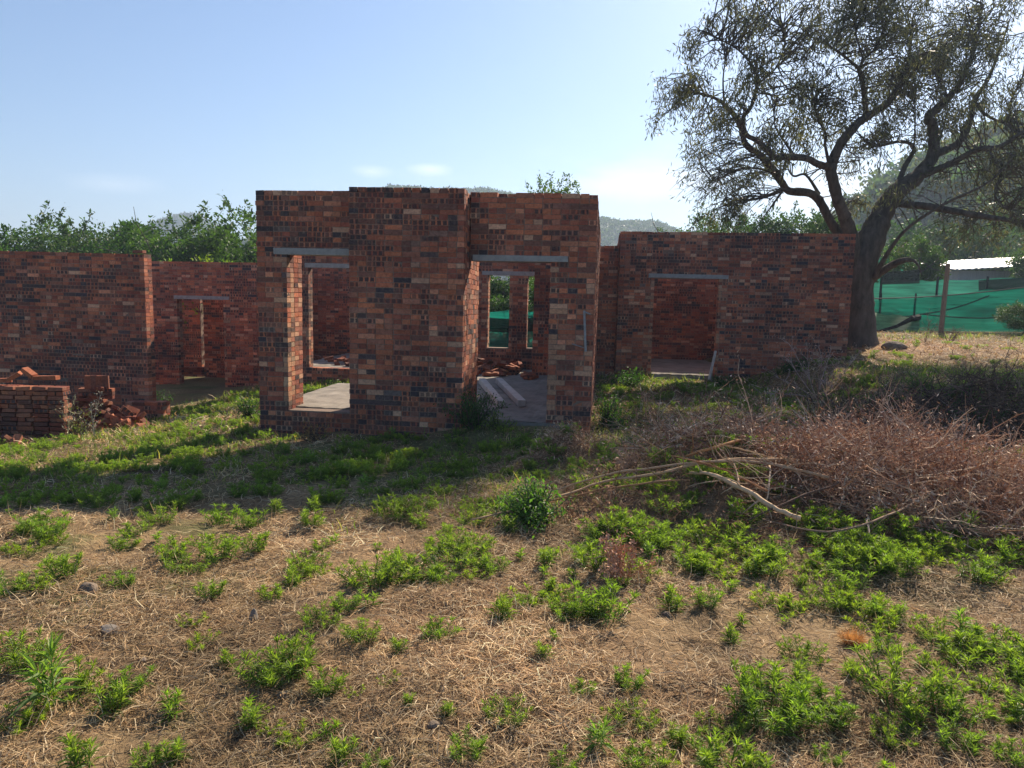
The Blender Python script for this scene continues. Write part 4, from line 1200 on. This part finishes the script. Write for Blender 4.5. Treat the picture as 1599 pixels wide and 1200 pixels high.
while len(cand) < 4300 and tries < 120000:
    tries += 1
    y = 2.2 + 17 * rng.random() ** .8; x = rng.uniform(-1.05, 1.15) * (y + .6)
    dn = .60 + .62 * fbm(x * .75 + 4, y * .75 + 1, 3, 71) + .5 * fbm(x * 2.2, y * 2.2, 2, 72)
    dn -= .30 * float(sstep(-1.2, -2.6, x)) * float(sstep(6.8, 6.0, y))
    dn += .10 * math.exp(-((x - 1.9) / 1.6) ** 2 - ((y - 5.0) / .9) ** 2)
    dn += .26 * float(sstep(5.2, 6.4, y)) * (1 if x < 1 else .3) - .30 * float(sstep(.1, 1.0, x)) * float(sstep(4.8, 3.8, y)) + .07 * float(sstep(.5, 3, x)) - .12 * float(sstep(-1, -2.5, x)) * float(sstep(4.2, 3.2, y)) + .10 * float(sstep(3.4, 4.4, y))
    if rng.random() > np.clip((dn - .52) * 1.5, .03, 1): continue
    if inside(x, y) or heapd(x, y) < .7: continue
    if y > 13 and x > 5 and rng.random() < .75: continue
    if any(abs(x - q[0]) + abs(y - q[1]) < .10 for q in cand[-60:]): continue
    k = int(rng.choice([0, 1, 2, 3, 5, 7, 7, 7, 4], p=[.13, .10, .13, .05, .14, .14, .14, .14, .03]))
    cand.append((x, y, k, rng.uniform(.5, .98) * (.82 if y > 6 else 1), 0, 0, False))
def psize(q): return WR[q[2]] * q[3] / max(q[1], .5)
cand.sort(key=psize, reverse=True)
vis = [q for q in cand if -.72 < q[0] / q[1] < .72 and q[1] > 2.3]; hid = [q for q in cand if not (-.72 < q[0] / q[1] < .72 and q[1] > 2.3)]
indiv = plants + vis[:292 - len(plants)]; rest = vis[292 - len(plants):] + hid
def zone(x, y):
    px = 799.5 + x / y * FPX; c3 = ('left', 'middle', 'right')[0 if px < 533 else 1 if px < 1066 else 2]
    if y < 2.8: return 'nearest straw, bottom ' + c3
    if y < 3.6: return 'near straw, lower ' + c3
    if y < 4.6: return 'open straw, ' + c3
    if y < 6.0: return ('straw before the long shadow', 'straw left of the brush', 'straw below the brush heap')[0 if px < 533 else 1 if px < 1066 else 2]
    if y < 9.3: return ('shade before the left wing', 'shade before the front room', 'grass beside the brush heap')[0 if px < 400 else 1 if px < 950 else 2]
    return ('ground before the left wing', 'ground between the brick buildings', 'bank before the green net')[0 if px < 500 else 1 if px < 1320 else 2]
KN = {0: 'small bushy weed', 1: 'round leafy weed', 2: 'little upright weed', 3: 'broad green weed', 4: 'long-leaved starry weed', 5: 'low yellowish weed', 6: 'large thick weed clump', 7: 'tiny weed'}
from collections import defaultdict
sets_ = defaultdict(list)
for i, q in enumerate(indiv): sets_[(q[2], zone(q[0], q[1]))].append((q[0] / q[1], i))
ORD = ['leftmost', 'second from left', 'third from left', 'fourth from left', 'fifth from left', 'sixth from left', 'seventh from left', 'eighth from left', 'ninth from left', 'tenth from left', 'eleventh from left', 'twelfth from left', 'thirteenth from left', 'fourteenth from left', 'fifteenth from left', 'sixteenth from left', 'seventeenth from left', 'eighteenth from left']
ordn = {}
for kz, lst in sets_.items():
    lst.sort()
    for r_, (_, i) in enumerate(lst): ordn[i] = (r_, len(lst))
for i, q in enumerate(indiv):
    x, y, k, s_ = q[:4]
    o = link('weed_plant', WM[k]); o.location = (x, y, float(gz(x, y)) - .005); o.rotation_euler = (rng.normal() * .06, rng.normal() * .06, rng.uniform(0, 6.28)); o.scale = (s_, s_, s_ * rng.uniform(.85, 1.15))
    if k == 6: lab = 'largest dense green weed clump near the bottom right' if i == 54 else 'second thick weed clump joined to the right of the largest one'
    elif i == 0: lab = 'starry long-leaved weed standing alone at the bottom left'
    else:
        r_, n_ = ordn[i]; kn = KN[k]; zn = zone(x, y)
        if n_ == 1: lab = 'only ' + kn + ' in the ' + zn
        else:
            w_ = 'rightmost' if r_ == n_ - 1 else ORD[min(r_, 17)]
            lab = w_ + ' of the ' + kn.replace('weed', 'weeds', 1) + ' in the ' + zn
            lab = lab.replace('weedss', 'weeds')
    tag(o, lab, 'weed', None if (k == 6 or i == 0) else 'green weeds in the ' + zone(x, y))
G = Geo()
for q in rest:
    x, y, k, s_ = q[:4]; g0 = WG[k]
    a = rng.uniform(0, 6.28); ca, sa = math.cos(a) * s_, math.sin(a) * s_; V = np.concatenate(g0.v); z = float(gz(x, y))
    V = np.stack([V[:, 0] * ca - V[:, 1] * sa + x, V[:, 0] * sa + V[:, 1] * ca + y, V[:, 2] * s_ + z - .005], 1)
    G.add(V, [f_ for f_ in g0.f], np.concatenate(g0.c) * rng.uniform(.8, 1.15))
tag(link('ground_weeds', G.mesh('ground_weeds', M_WEED)), 'scattered small green weeds covering the ground', 'weeds', kind='stuff')

# ================================================================== STRAW AND GRASS
def strands(name, X, Y, L, W, lift, cols, mat, az=None, label='', cat='', bend=.3, jit=.2):
    n = len(X); Z = gz(X, Y)
    a = rng.uniform(0, 6.283, n) if az is None else az
    el = lift
    D = np.stack([np.cos(a) * np.cos(el), np.sin(a) * np.cos(el), np.sin(el)], 1)
    S = np.stack([-np.sin(a), np.cos(a), rng.normal(size=n) * .5], 1); S = unit(S)
    P0 = np.stack([X, Y, Z + rng.uniform(-.004, .012, n)], 1)
    P1 = P0 + D * (L * .5)[:, None] + S * (L * rng.normal(size=n) * .12)[:, None]
    P2_ = P0 + D * L[:, None] + S * (L * rng.normal(size=n) * .2)[:, None] - np.array([0, 0, 1]) * (L * bend * np.abs(rng.normal(size=n)))[:, None]
    g2 = gz(P2_[:, 0], P2_[:, 1]); P2_[:, 2] = np.maximum(P2_[:, 2], g2 + .002); g1 = gz(P1[:, 0], P1[:, 1]); P1[:, 2] = np.maximum(P1[:, 2], g1 + .006)
    w = (W * .5)[:, None]
    V = np.stack([P0 - S * w, P0 + S * w, P1 + S * w * .9, P1 - S * w * .9, P2_ + S * w * .2, P2_ - S * w * .2], 1).reshape(-1, 3)
    i = np.arange(n)[:, None] * 6
    F = np.concatenate([i + np.array([[0, 1, 2, 3]]), i + np.array([[3, 2, 4, 5]])])
    c = cols * (1 + rng.normal(size=(n, 1)) * jit); G = Geo(); G.add(V, F, np.repeat(np.clip(c, .01, .9), 6, 0))
    return tag(link(name, G.mesh(name, mat)), label, cat, kind='stuff')
def field(n, y0, y1, pw=1.0, xl=-1.0, xr=1.15):
    n = int(n * 1.38)
    u = rng.random(n); Y = y0 + (y1 - y0) * u ** pw; X = rng.uniform(xl, xr, n) * (Y + .5)
    s_ = X * RV[0] + Y * RV[1]; d_ = X * DV[0] + Y * DV[1]
    bad = ((s_ > sL0 - .02) & (s_ < sR1 + .02) & (d_ > Dc - .03)) | ((s_ < sLw1) & (d_ > DLw - .1)) | ((s_ > sq0 - .4) & (s_ < sq1 + .05) & (d_ > Dq - .05))
    return X[~bad], Y[~bad]
X, Y = field(230000, 1.9, 10.5, 1.25)
dn = .58 + 1.3 * fbm(X * 1.4, Y * 1.4, 3, 61); k = rng.random(len(X)) < np.clip(dn, .12, 1); X, Y = X[k], Y[k]
n = len(X); pal = np.array([[.60, .44, .25], [.48, .33, .17], [.72, .57, .36], [.32, .20, .11], [.55, .35, .18], [.16, .11, .07]])
tone = .92 + .7 * fbm(X * .9, Y * .9, 3, 63)
strands('dry_straw', X, Y, rng.uniform(.04, .14, n), (.0017 + .00042 * Y) * rng.uniform(.6, 1.5, n), np.abs(rng.normal(size=n)) * .25, pal[rng.integers(0, 6, n)] * tone[:, None], M_STRAW, label='mat of dry brown straw covering the ground', cat='straw')
# upright pale tufts
X, Y = field(16000, 2.2, 12, 1.1); m_ = fbm(X * 2.2, Y * 2.2, 3, 65) > .22; X, Y = X[m_], Y[m_]; n = len(X)
strands('dry_grass', X, Y, rng.uniform(.06, .17, n), (.0018 + .0004 * Y) * rng.uniform(.6, 1.4, n), rng.uniform(.5, 1.4, n), pal[rng.integers(0, 3, n)] * 1.1, M_STRAW, label='standing tufts of dry pale grass', cat='grass')
# coarse straw further away
X, Y = field(60000, 9.5, 27, 1.0); n = len(X)
strands('far_straw', X, Y, rng.uniform(.08, .25, n), rng.uniform(.008, .02, n), np.abs(rng.normal(size=n)) * .4, pal[rng.integers(0, 6, n)] * (1 + .4 * fbm(X * .5, Y * .5, 3, 66))[:, None], M_STRAW, label='dry straw on the far ground', cat='straw')
# green grass
def green_density(X, Y):
    d = .10 + 1.1 * fbm(X * .9 + 7, Y * .9, 3, 75) + .26 * sstep(6.0, 7.0, Y) - .7 * np.exp(-((X - .6) / .4) ** 2 - ((Y - 7.75) / .35) ** 2) - .34 * sstep(12, 15, Y) * sstep(3, 7, X)
    d = d - .6 * np.exp(-((X - 9.4) / 3.0) ** 2 - ((Y - 18.6) / 2.5) ** 2) - .4 * sstep(6, 5, Y)
    return d
X, Y = field(190000, 4.5, 26, .9); k = rng.random(len(X)) < np.clip(green_density(X, Y), 0, 1); X, Y = X[k], Y[k]; n = len(X)
gp = np.array([[.12, .17, .05], [.16, .21, .055], [.09, .13, .04], [.22, .25, .07], [.26, .22, .10]])
strands('green_grass', X, Y, rng.uniform(.04, .13, n) * (1 + .04 * Y), (.003 + .0006 * Y) * rng.uniform(.6, 1.4, n), rng.uniform(.4, 1.45, n), gp[rng.integers(0, 5, n)], M_WEED, label='short green grass growing through the straw', cat='grass')
# orange straw tuft
g_ = ground_px(1330, 1008); n = 500; a = rng.uniform(0, 6.28, n); r_ = .035 * np.sqrt(rng.random(n))
o = strands('straw_tuft', g_[0] + r_ * np.cos(a), g_[1] + r_ * np.sin(a), rng.uniform(.05, .11, n), np.full(n, .003), rng.uniform(.6, 1.5, n), np.tile([.62, .36, .14], (n, 1)), M_STRAW, az=a, label='x', cat='grass')
del o['kind']; tag(o, 'bright orange tuft of dry grass right of the largest weed clump', 'grass tuft')

# ================================================================== LEAFY SHRUBS
def leafy(seed, H, W, nst, nl, leaf, col):
    r = np.random.default_rng(seed); Gs = Geo(); P = []; D = []
    for k in range(nst):
        d = unit(r.normal(size=3) * [W, W, .1] + [0, 0, H]); q = [np.array([r.normal() * .03, r.normal() * .03, -.03])]
        for i in range(5): d = unit(d + r.normal(size=3) * .15); q.append(q[-1] + d * H * r.uniform(.7, 1.1) / 5)
        q = np.array(q); V, F = tube(q, np.linspace(.008, .003, 6), 4, False); Gs.add(V, F)
        t = r.uniform(.8, 5, nl); i0 = np.minimum(t.astype(int), 4); f = (t - i0)[:, None]
        P.append(q[i0] * (1 - f) + q[i0 + 1] * f + r.normal(size=(nl, 3)) * leaf * .8); D.append(unit(r.normal(size=(nl, 3)) + [0, 0, .35]))
    P = np.concatenate(P); D = np.concatenate(D); L = leaf * r.uniform(.6, 1.3, len(P))
    V, F, c = leaves(P, D, L, L * .38, .2, .15, None, np.array(col)); G = Geo(); G.add(V, F, c)
    return Gs.mesh('stem', M_BARK), G.mesh('foliage', M_WEED)
def put_leafy(px, py, h_px, seed, label, col=(.06, .13, .03), wide=.6, nst=22, nl=46, cat='shrub', Y=None, leaf=.05):
    g_ = ground_px(px, py) if Y is None else at(px, py, Y)
    if Y is not None: g_[2] = float(gz(g_[0], g_[1]))
    H = h_px / FPX * g_[1]
    a, b = leafy(seed, H, H * wide, nst, nl, leaf, col)
    o = empty('leafy_shrub', g_, label, cat); link('stem', a, o); link('foliage', b, o)
put_leafy(741, 668, 70, 301, 'dark green shrub at the left side of the right doorway', (.05, .11, .035), .42, 30, 60, leaf=.045)
put_leafy(775, 668, 34, 302, 'low yellow-green shrub spilling over the doorway floor edge', (.14, .19, .05), .9, 16, 40, leaf=.04)
put_leafy(948, 668, 62, 303, 'green shrub at the right foot of the front room pier', (.06, .13, .03), .5, 24, 50, leaf=.05)
put_leafy(834, 815, 78, 304, 'round bright green shrub on the slope left of the brush heap', (.085, .17, .04), .55, 34, 60, leaf=.045)
put_leafy(120, 684, 72, 305, 'thin straggly weed in front of the tumbled bricks', (.12, .13, .07), .45, 14, 24, leaf=.05)
put_leafy(30, 672, 30, 306, 'small light green shrub at the corner of the brick stack', (.12, .20, .05), .6, 12, 30, leaf=.05)
put_leafy(250, 640, 40, 307, 'dark shrub in the corner between wing wall and inner wall', (.035, .075, .03), .6, 20, 40, Y=14.5, leaf=.06)
put_leafy(395, 645, 40, 308, 'dark shrub against the left corner of the front room', (.045, .09, .03), .7, 18, 40, Y=11.0, leaf=.06)
put_leafy(985, 610, 36, 309, 'low green shrub at the left foot of the right building', (.06, .14, .03), .9, 20, 40, Y=14.6, leaf=.06)
put_leafy(1130, 615, 28, 310, 'low dark shrub before the right building doorway', (.05, .11, .03), 1.2, 20, 40, Y=14.8, leaf=.06)
put_leafy(1240, 618, 26, 311, 'low dark shrub along the foot of the right building', (.045, .10, .03), 1.6, 24, 40, Y=15.2, leaf=.06)
put_leafy(520, 612, 30, 312, 'weed growing in the pit behind the left doorway floor', (.07, .12, .04), .8, 16, 30, Y=13.2, leaf=.05)
put_leafy(495, 690, 40, 313, 'dry brown weed below the left doorway sill', (.26, .16, .10), .9, 16, 14, leaf=.05)
for i, (px, py, h_) in enumerate(((1380, 640, 34), (1440, 610, 26), (1500, 625, 36), (1560, 610, 36), (1590, 640, 44), (1480, 660, 36), (1540, 665, 40), (1410, 668, 36), (1340, 665, 34))):
    put_leafy(px, py, h_, 320 + i, ['dark green shrub at the left end of the bank', 'small green shrub high on the bank', 'green shrub on the brow of the bank', 'green shrub near the right end of the bank', 'tall dark shrub on the bank at the right edge',
             'shrub on the shaded bank face', 'dark shrub overhanging the hollow at the right', 'twiggy shrub at the foot of the bank', 'shrub between the brush heap and the right building'][i],
             [(.055, .10, .035), (.09, .15, .04), (.05, .10, .035)][i % 3], 1.0, 26, 44, leaf=.055)

# ================================================================== DEAD BRANCHES AND BRUSH
def above(px, py, k=.955):
    g_ = ground_px(px, py); o_ = np.array([0, 0, EYE]); return o_ + (g_ - o_) * k
BR = [([(800, 800), (880, 778), (960, 762), (1050, 752)], .007, .012, 'thin brown branch lying low at the left of the heap', (.34, .22, .14)),
      ([(985, 700), (1060, 712), (1130, 735), (1190, 765)], .006, .012, 'thin reddish branch slanting down across the mound', (.40, .22, .13)),
      ([(1110, 690), (1180, 706), (1250, 722), (1330, 745)], .007, .014, 'tan branch dipping right into the brush heap', (.55, .40, .26)),
      ([(1010, 720), (1040, 700), (1075, 684), (1110, 672)], .005, .010, 'tan twig rising at the back of the mound', (.52, .36, .22)),
      ([(1078, 738), (1120, 742), (1170, 765), (1215, 790), (1252, 803)], .020, .030, 'pale stripped branch with a sawn end on the front of the heap', (.62, .50, .38)),
      ([(735, 812), (850, 782), (940, 752), (1030, 738), (1110, 716), (1200, 712), (1298, 724)], .010, .022, 'longest pale branch running left out of the brush heap', (.50, .38, .27)),
      ([(860, 770), (960, 742), (1060, 728), (1160, 722), (1240, 735), (1290, 750)], .010, .020, 'long grey branch lying just below the longest one', (.46, .37, .29)),
      ([(1070, 712), (1150, 690), (1205, 680), (1252, 682)], .016, .022, 'short orange-brown branch at the top of the heap', (.48, .28, .15)),
      ([(1232, 652), (1265, 662), (1300, 674), (1335, 684)], .012, .016, 'dark straight branch poking up behind the heap', (.16, .11, .09)),
      ([(1165, 815), (1240, 780), (1330, 750), (1420, 715), (1470, 690)], .008, .018, 'dark curved branch crossing the front of the brush', (.14, .10, .09)),
      ([(1190, 812), (1290, 830), (1400, 800), (1450, 770)], .008, .014, 'thin grey branch low on the right of the heap', (.34, .26, .21)),
      ([(1500, 830), (1512, 780), (1520, 735)], .008, .014, 'dark upright stick at the right of the brush', (.12, .09, .08)),
      ([(1197, 780), (1202, 750), (1203, 722)], .008, .012, 'thin pale upright stick in the middle of the heap', (.60, .50, .40)),
      ([(1130, 715), (1148, 728), (1155, 752)], .008, .010, 'small bent pale twig beside the sawn branch', (.55, .43, .32)),
      ([(1480, 800), (1450, 770), (1420, 745), (1380, 735)], .006, .014, 'pale twig lying over the right part of the brush', (.5, .42, .34)),
      ([(1560, 790), (1599, 745), (1640, 720)], .008, .014, 'dark branch reaching out at the right edge', (.13, .10, .09))]
for (pts_, r0, r1, lab, c) in BR:
    P = [above(px, py, .93 if i_ not in (0,) else .96) for i_, (px, py) in enumerate(pts_)]
    C_ = curve(P, 5); C_ = C_ + .012 * np.cumsum(rng.normal(size=C_.shape), axis=0) * .35; rr = .66 * np.linspace(r0, r1, len(C_)); c = np.array(c) * [1.0, .86, .70]; V, F = tube(C_, rr * (1 + .08 * rng.normal(size=len(C_))), 7); G = Geo(); G.add(V, F, c)
    o = link('dead_branch', G.mesh('dead_branch', M_TWIG, True)); tag(o, lab, 'branch')
    G = Geo()
    for k in range(9):
        i_ = rng.integers(1, len(C_) - 1); d = unit(rng.normal(size=3) * [1, .7, .6] + [0, 0, .3] + (C_[0] - C_[-1]) * .2); ln = rng.uniform(.1, .38)
        q = [C_[i_]]
        for j in range(4): d = unit(d + rng.normal(size=3) * .2); q.append(q[-1] + d * ln / 4)
        V, F = tube(q, np.linspace(rr[i_] * .5, .002, 5), 4, False); G.add(V, F, np.array(c) * .8)
    tag(link('side_twigs', G.mesh('side_twigs', M_TWIG), o), kind='stuff')
TC = 1.15 * np.array([[.40, .25, .16], [.29, .16, .10], [.48, .34, .23], [.56, .43, .31], [.17, .10, .075], [.44, .24, .14]])
def brush(name, cx, cy, rx, ry, h, n, label, leafn=0, cols=TC, ln=(.15, .7), rad=.0045, up=.35, dirx=0):
    G = Geo(); LPs = []
    for k in range(n):
        a = rng.uniform(0, 6.28); q_ = math.sqrt(rng.random()); x = cx + math.cos(a) * q_ * rx; y = cy + math.sin(a) * q_ * ry
        z = float(gz(x, y)) + h * (1 - q_ ** 2) * rng.random() ** .8 + .02
        d = unit(rng.normal(size=3) * [1, .7, .3] + [dirx, 0, up * rng.random()]); L_ = rng.uniform(*ln); c = cols[rng.integers(0, len(cols))] * rng.uniform(.7, 1.25)
        P = [np.array([x, y, z])]
        for j in range(5):
            d = unit(d + rng.normal(size=3) * .16); P.append(P[-1] + d * L_ / 5)
        P = np.array(P); P[:, 2] = np.maximum(P[:, 2], gz(P[:, 0], P[:, 1]) + .01)
        r_ = rad * rng.uniform(.5, 1.8) * (.6 + L_); V, F = tube(P, np.linspace(r_, .0016, 6), 3, False); G.add(V, F, c)
        for m_ in range(3):
            i_ = rng.integers(1, 5); e_ = unit(d + rng.normal(size=3) * .6) * L_ * rng.uniform(.15, .4)
            V, F = tube([P[i_], P[i_] + e_ * .5 + rng.normal(size=3) * .01, P[i_] + e_], [r_ * .5, .0018, .0012], 3, False); G.add(V, F, c)
        LPs.append(P[1:])
    if leafn:
        LPs = np.concatenate(LPs); P = LPs[rng.integers(0, len(LPs), leafn)] + rng.normal(size=(leafn, 3)) * .04
        V, F, c = diamonds(P, rng.normal(size=(leafn, 3)), rng.uniform(.02, .06, leafn), rng.uniform(.005, .014, leafn), cols[rng.integers(0, len(cols), leafn)] * 1.1, .25, 1.5); G.add(V, F, c)
    return tag(link(name, G.mesh(name, M_TWIG)), label, 'brush', kind='stuff')
brush('brush_heap', 3.45, 5.95, 1.3, .95, .40, 1800, 'tangled heap of dead brown twigs and branches', 26000)
brush('brush_heap_left', 2.1, 6.8, .9, .4, .14, 280, 'thin layer of dead twigs at the left of the heap', 5000)
brush('brush_heap_right', 4.2, 5.3, 1.0, 1.0, .28, 900, 'dead twigs thinning out to the right edge', 5000)
brush('fallen_twigs', 1.7, 5.7, 1.4, 1.1, .05, 520, 'reddish dead stems strewn over the straw mound', 4000, np.array([[.32, .15, .085], [.24, .12, .075], [.42, .24, .14], [.14, .08, .055]]), (.08, .35), .003, .6)
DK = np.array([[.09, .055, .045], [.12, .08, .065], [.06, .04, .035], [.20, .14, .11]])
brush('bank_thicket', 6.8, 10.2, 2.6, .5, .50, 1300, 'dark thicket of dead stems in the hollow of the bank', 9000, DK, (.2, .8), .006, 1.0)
brush('hollow_brush', 4.8, 9.6, 1.1, .5, .30, 150, 'dead stems between the brush heap and the bank', 3500, TC, (.2, .7), .005, .8)
brush('twig_litter', 2.7, 10.2, 1.6, .8, .10, 200, 'dead stems in the grass before the right building', 900, TC, (.15, .5), .004, .8)

brush('mound_stems', .60, 7.72, .40, .32, .06, 160, 'dead stems covering the small earth mound', 1200, np.array([[.42, .25, .15], [.28, .15, .09], [.52, .36, .24]]), (.06, .22), .003, .5)

def bare_shrub(px, py, h_px, seed, label, col=(.42, .30, .24), nst=9, name='dry_shrub', spread=.55, Y=None, r0=.008):
    r = np.random.default_rng(seed); g_ = ground_px(px, py) if Y is None else at(px, py, Y)
    if Y is not None: g_[2] = float(gz(g_[0], g_[1]))
    H = h_px / FPX * g_[1]; o = empty(name, g_, label, 'dead shrub')
    for k in range(nst):
        G = Geo(); d = unit(r.normal(size=3) * [spread, spread, 0] + [0, 0, 1]); q = [np.array([0, 0, -.03])]
        L_ = H * r.uniform(.75, 1.05)
        for i in range(6): d = unit(d + r.normal(size=3) * .10); q.append(q[-1] + d * L_ / 6)
        V, F = tube(q, np.linspace(r0, .0025, 7), 4, False); G.add(V, F, col)
        for j in range(12):
            i_ = r.integers(2, 7); e_ = unit(d + r.normal(size=3) * .55) * H * r.uniform(.10, .32)
            V, F = tube([q[i_], q[i_] + e_ * .5 + r.normal(size=3) * .01, q[i_] + e_], [r0 * .45, .0028, .0018], 3, False); G.add(V, F, np.array(col) * r.uniform(.8, 1.2))
            P = np.tile(q[i_] + e_, (4, 1)) + r.normal(size=(4, 3)) * .012; V, F, c = diamonds(P, r.normal(size=(4, 3)), .03, .012, np.array(col) * 1.1, .2, 1.5); G.add(V, F, c)
        link('stem', G.mesh('stem', M_TWIG), o)
bare_shrub(1275, 632, 100, 401, 'pale leafless shrub standing before the right building corner', (.46, .32, .27), 11, spread=.6, Y=12.6)
bare_shrub(1208, 690, 84, 402, 'single tall dry stalk left of the pale leafless shrub', (.42, .33, .24), 3, 'dry_stalk', .16, Y=9.6, r0=.006)
bare_shrub(1152, 700, 62, 403, 'spiky orange-brown dry tuft rising at the back of the heap', (.52, .32, .18), 12, 'dry_tuft', .55, Y=7.9, r0=.006)
bare_shrub(107, 690, 74, 404, 'pale dry stalk in front of the tumbled bricks', (.50, .45, .30), 2, 'dry_stalk', .12, Y=10.3, r0=.006)
bare_shrub(148, 695, 62, 405, 'thin dry stalk right of the straggly weed', (.40, .35, .26), 2, 'dry_stalk', .1, Y=10.0, r0=.005)
bare_shrub(1468, 690, 60, 406, 'grey dead shrub in the middle of the dark hollow', (.30, .25, .20), 9, spread=.5, Y=9.3)
bare_shrub(1440, 575, 50, 407, 'dead stick shrub between the trunk and the wooden post', (.20, .14, .11), 3, spread=.3, Y=19)
bare_shrub(1478, 562, 30, 408, 'small dead stump shrub below the wooden post', (.16, .11, .09), 8, spread=.9, Y=20)
bare_shrub(972, 735, 40, 409, 'short dry twig bush left of the long branches', (.44, .30, .2), 7, spread=.6)
bare_shrub(975, 905, 70, 410, 'feathery reddish dry weed among green ones at the centre', (.48, .27, .17), 14, spread=.5, r0=.004)

# ================================================================== HAZE
HZ = 1
if HZ:
    m, N, L_ = newmat('haze')
    o_ = N.new('ShaderNodeOutputMaterial'); v = N.new('ShaderNodeVolumePrincipled')
    v.inputs['Color'].default_value = (.62, .78, 1.0, 1); v.inputs['Density'].default_value = .0009; v.inputs['Anisotropy'].default_value = .25
    L_.new(v.outputs[0], o_.inputs['Volume'])
    G = Geo(); P = box_pts((-1700, -30), (1, 0), (0, 1), 0, 3400, 0, 2500, -12, 110); G.add(P, QB)
    hz = link('haze', G.mesh('haze', m)); tag(hz, kind='stuff')
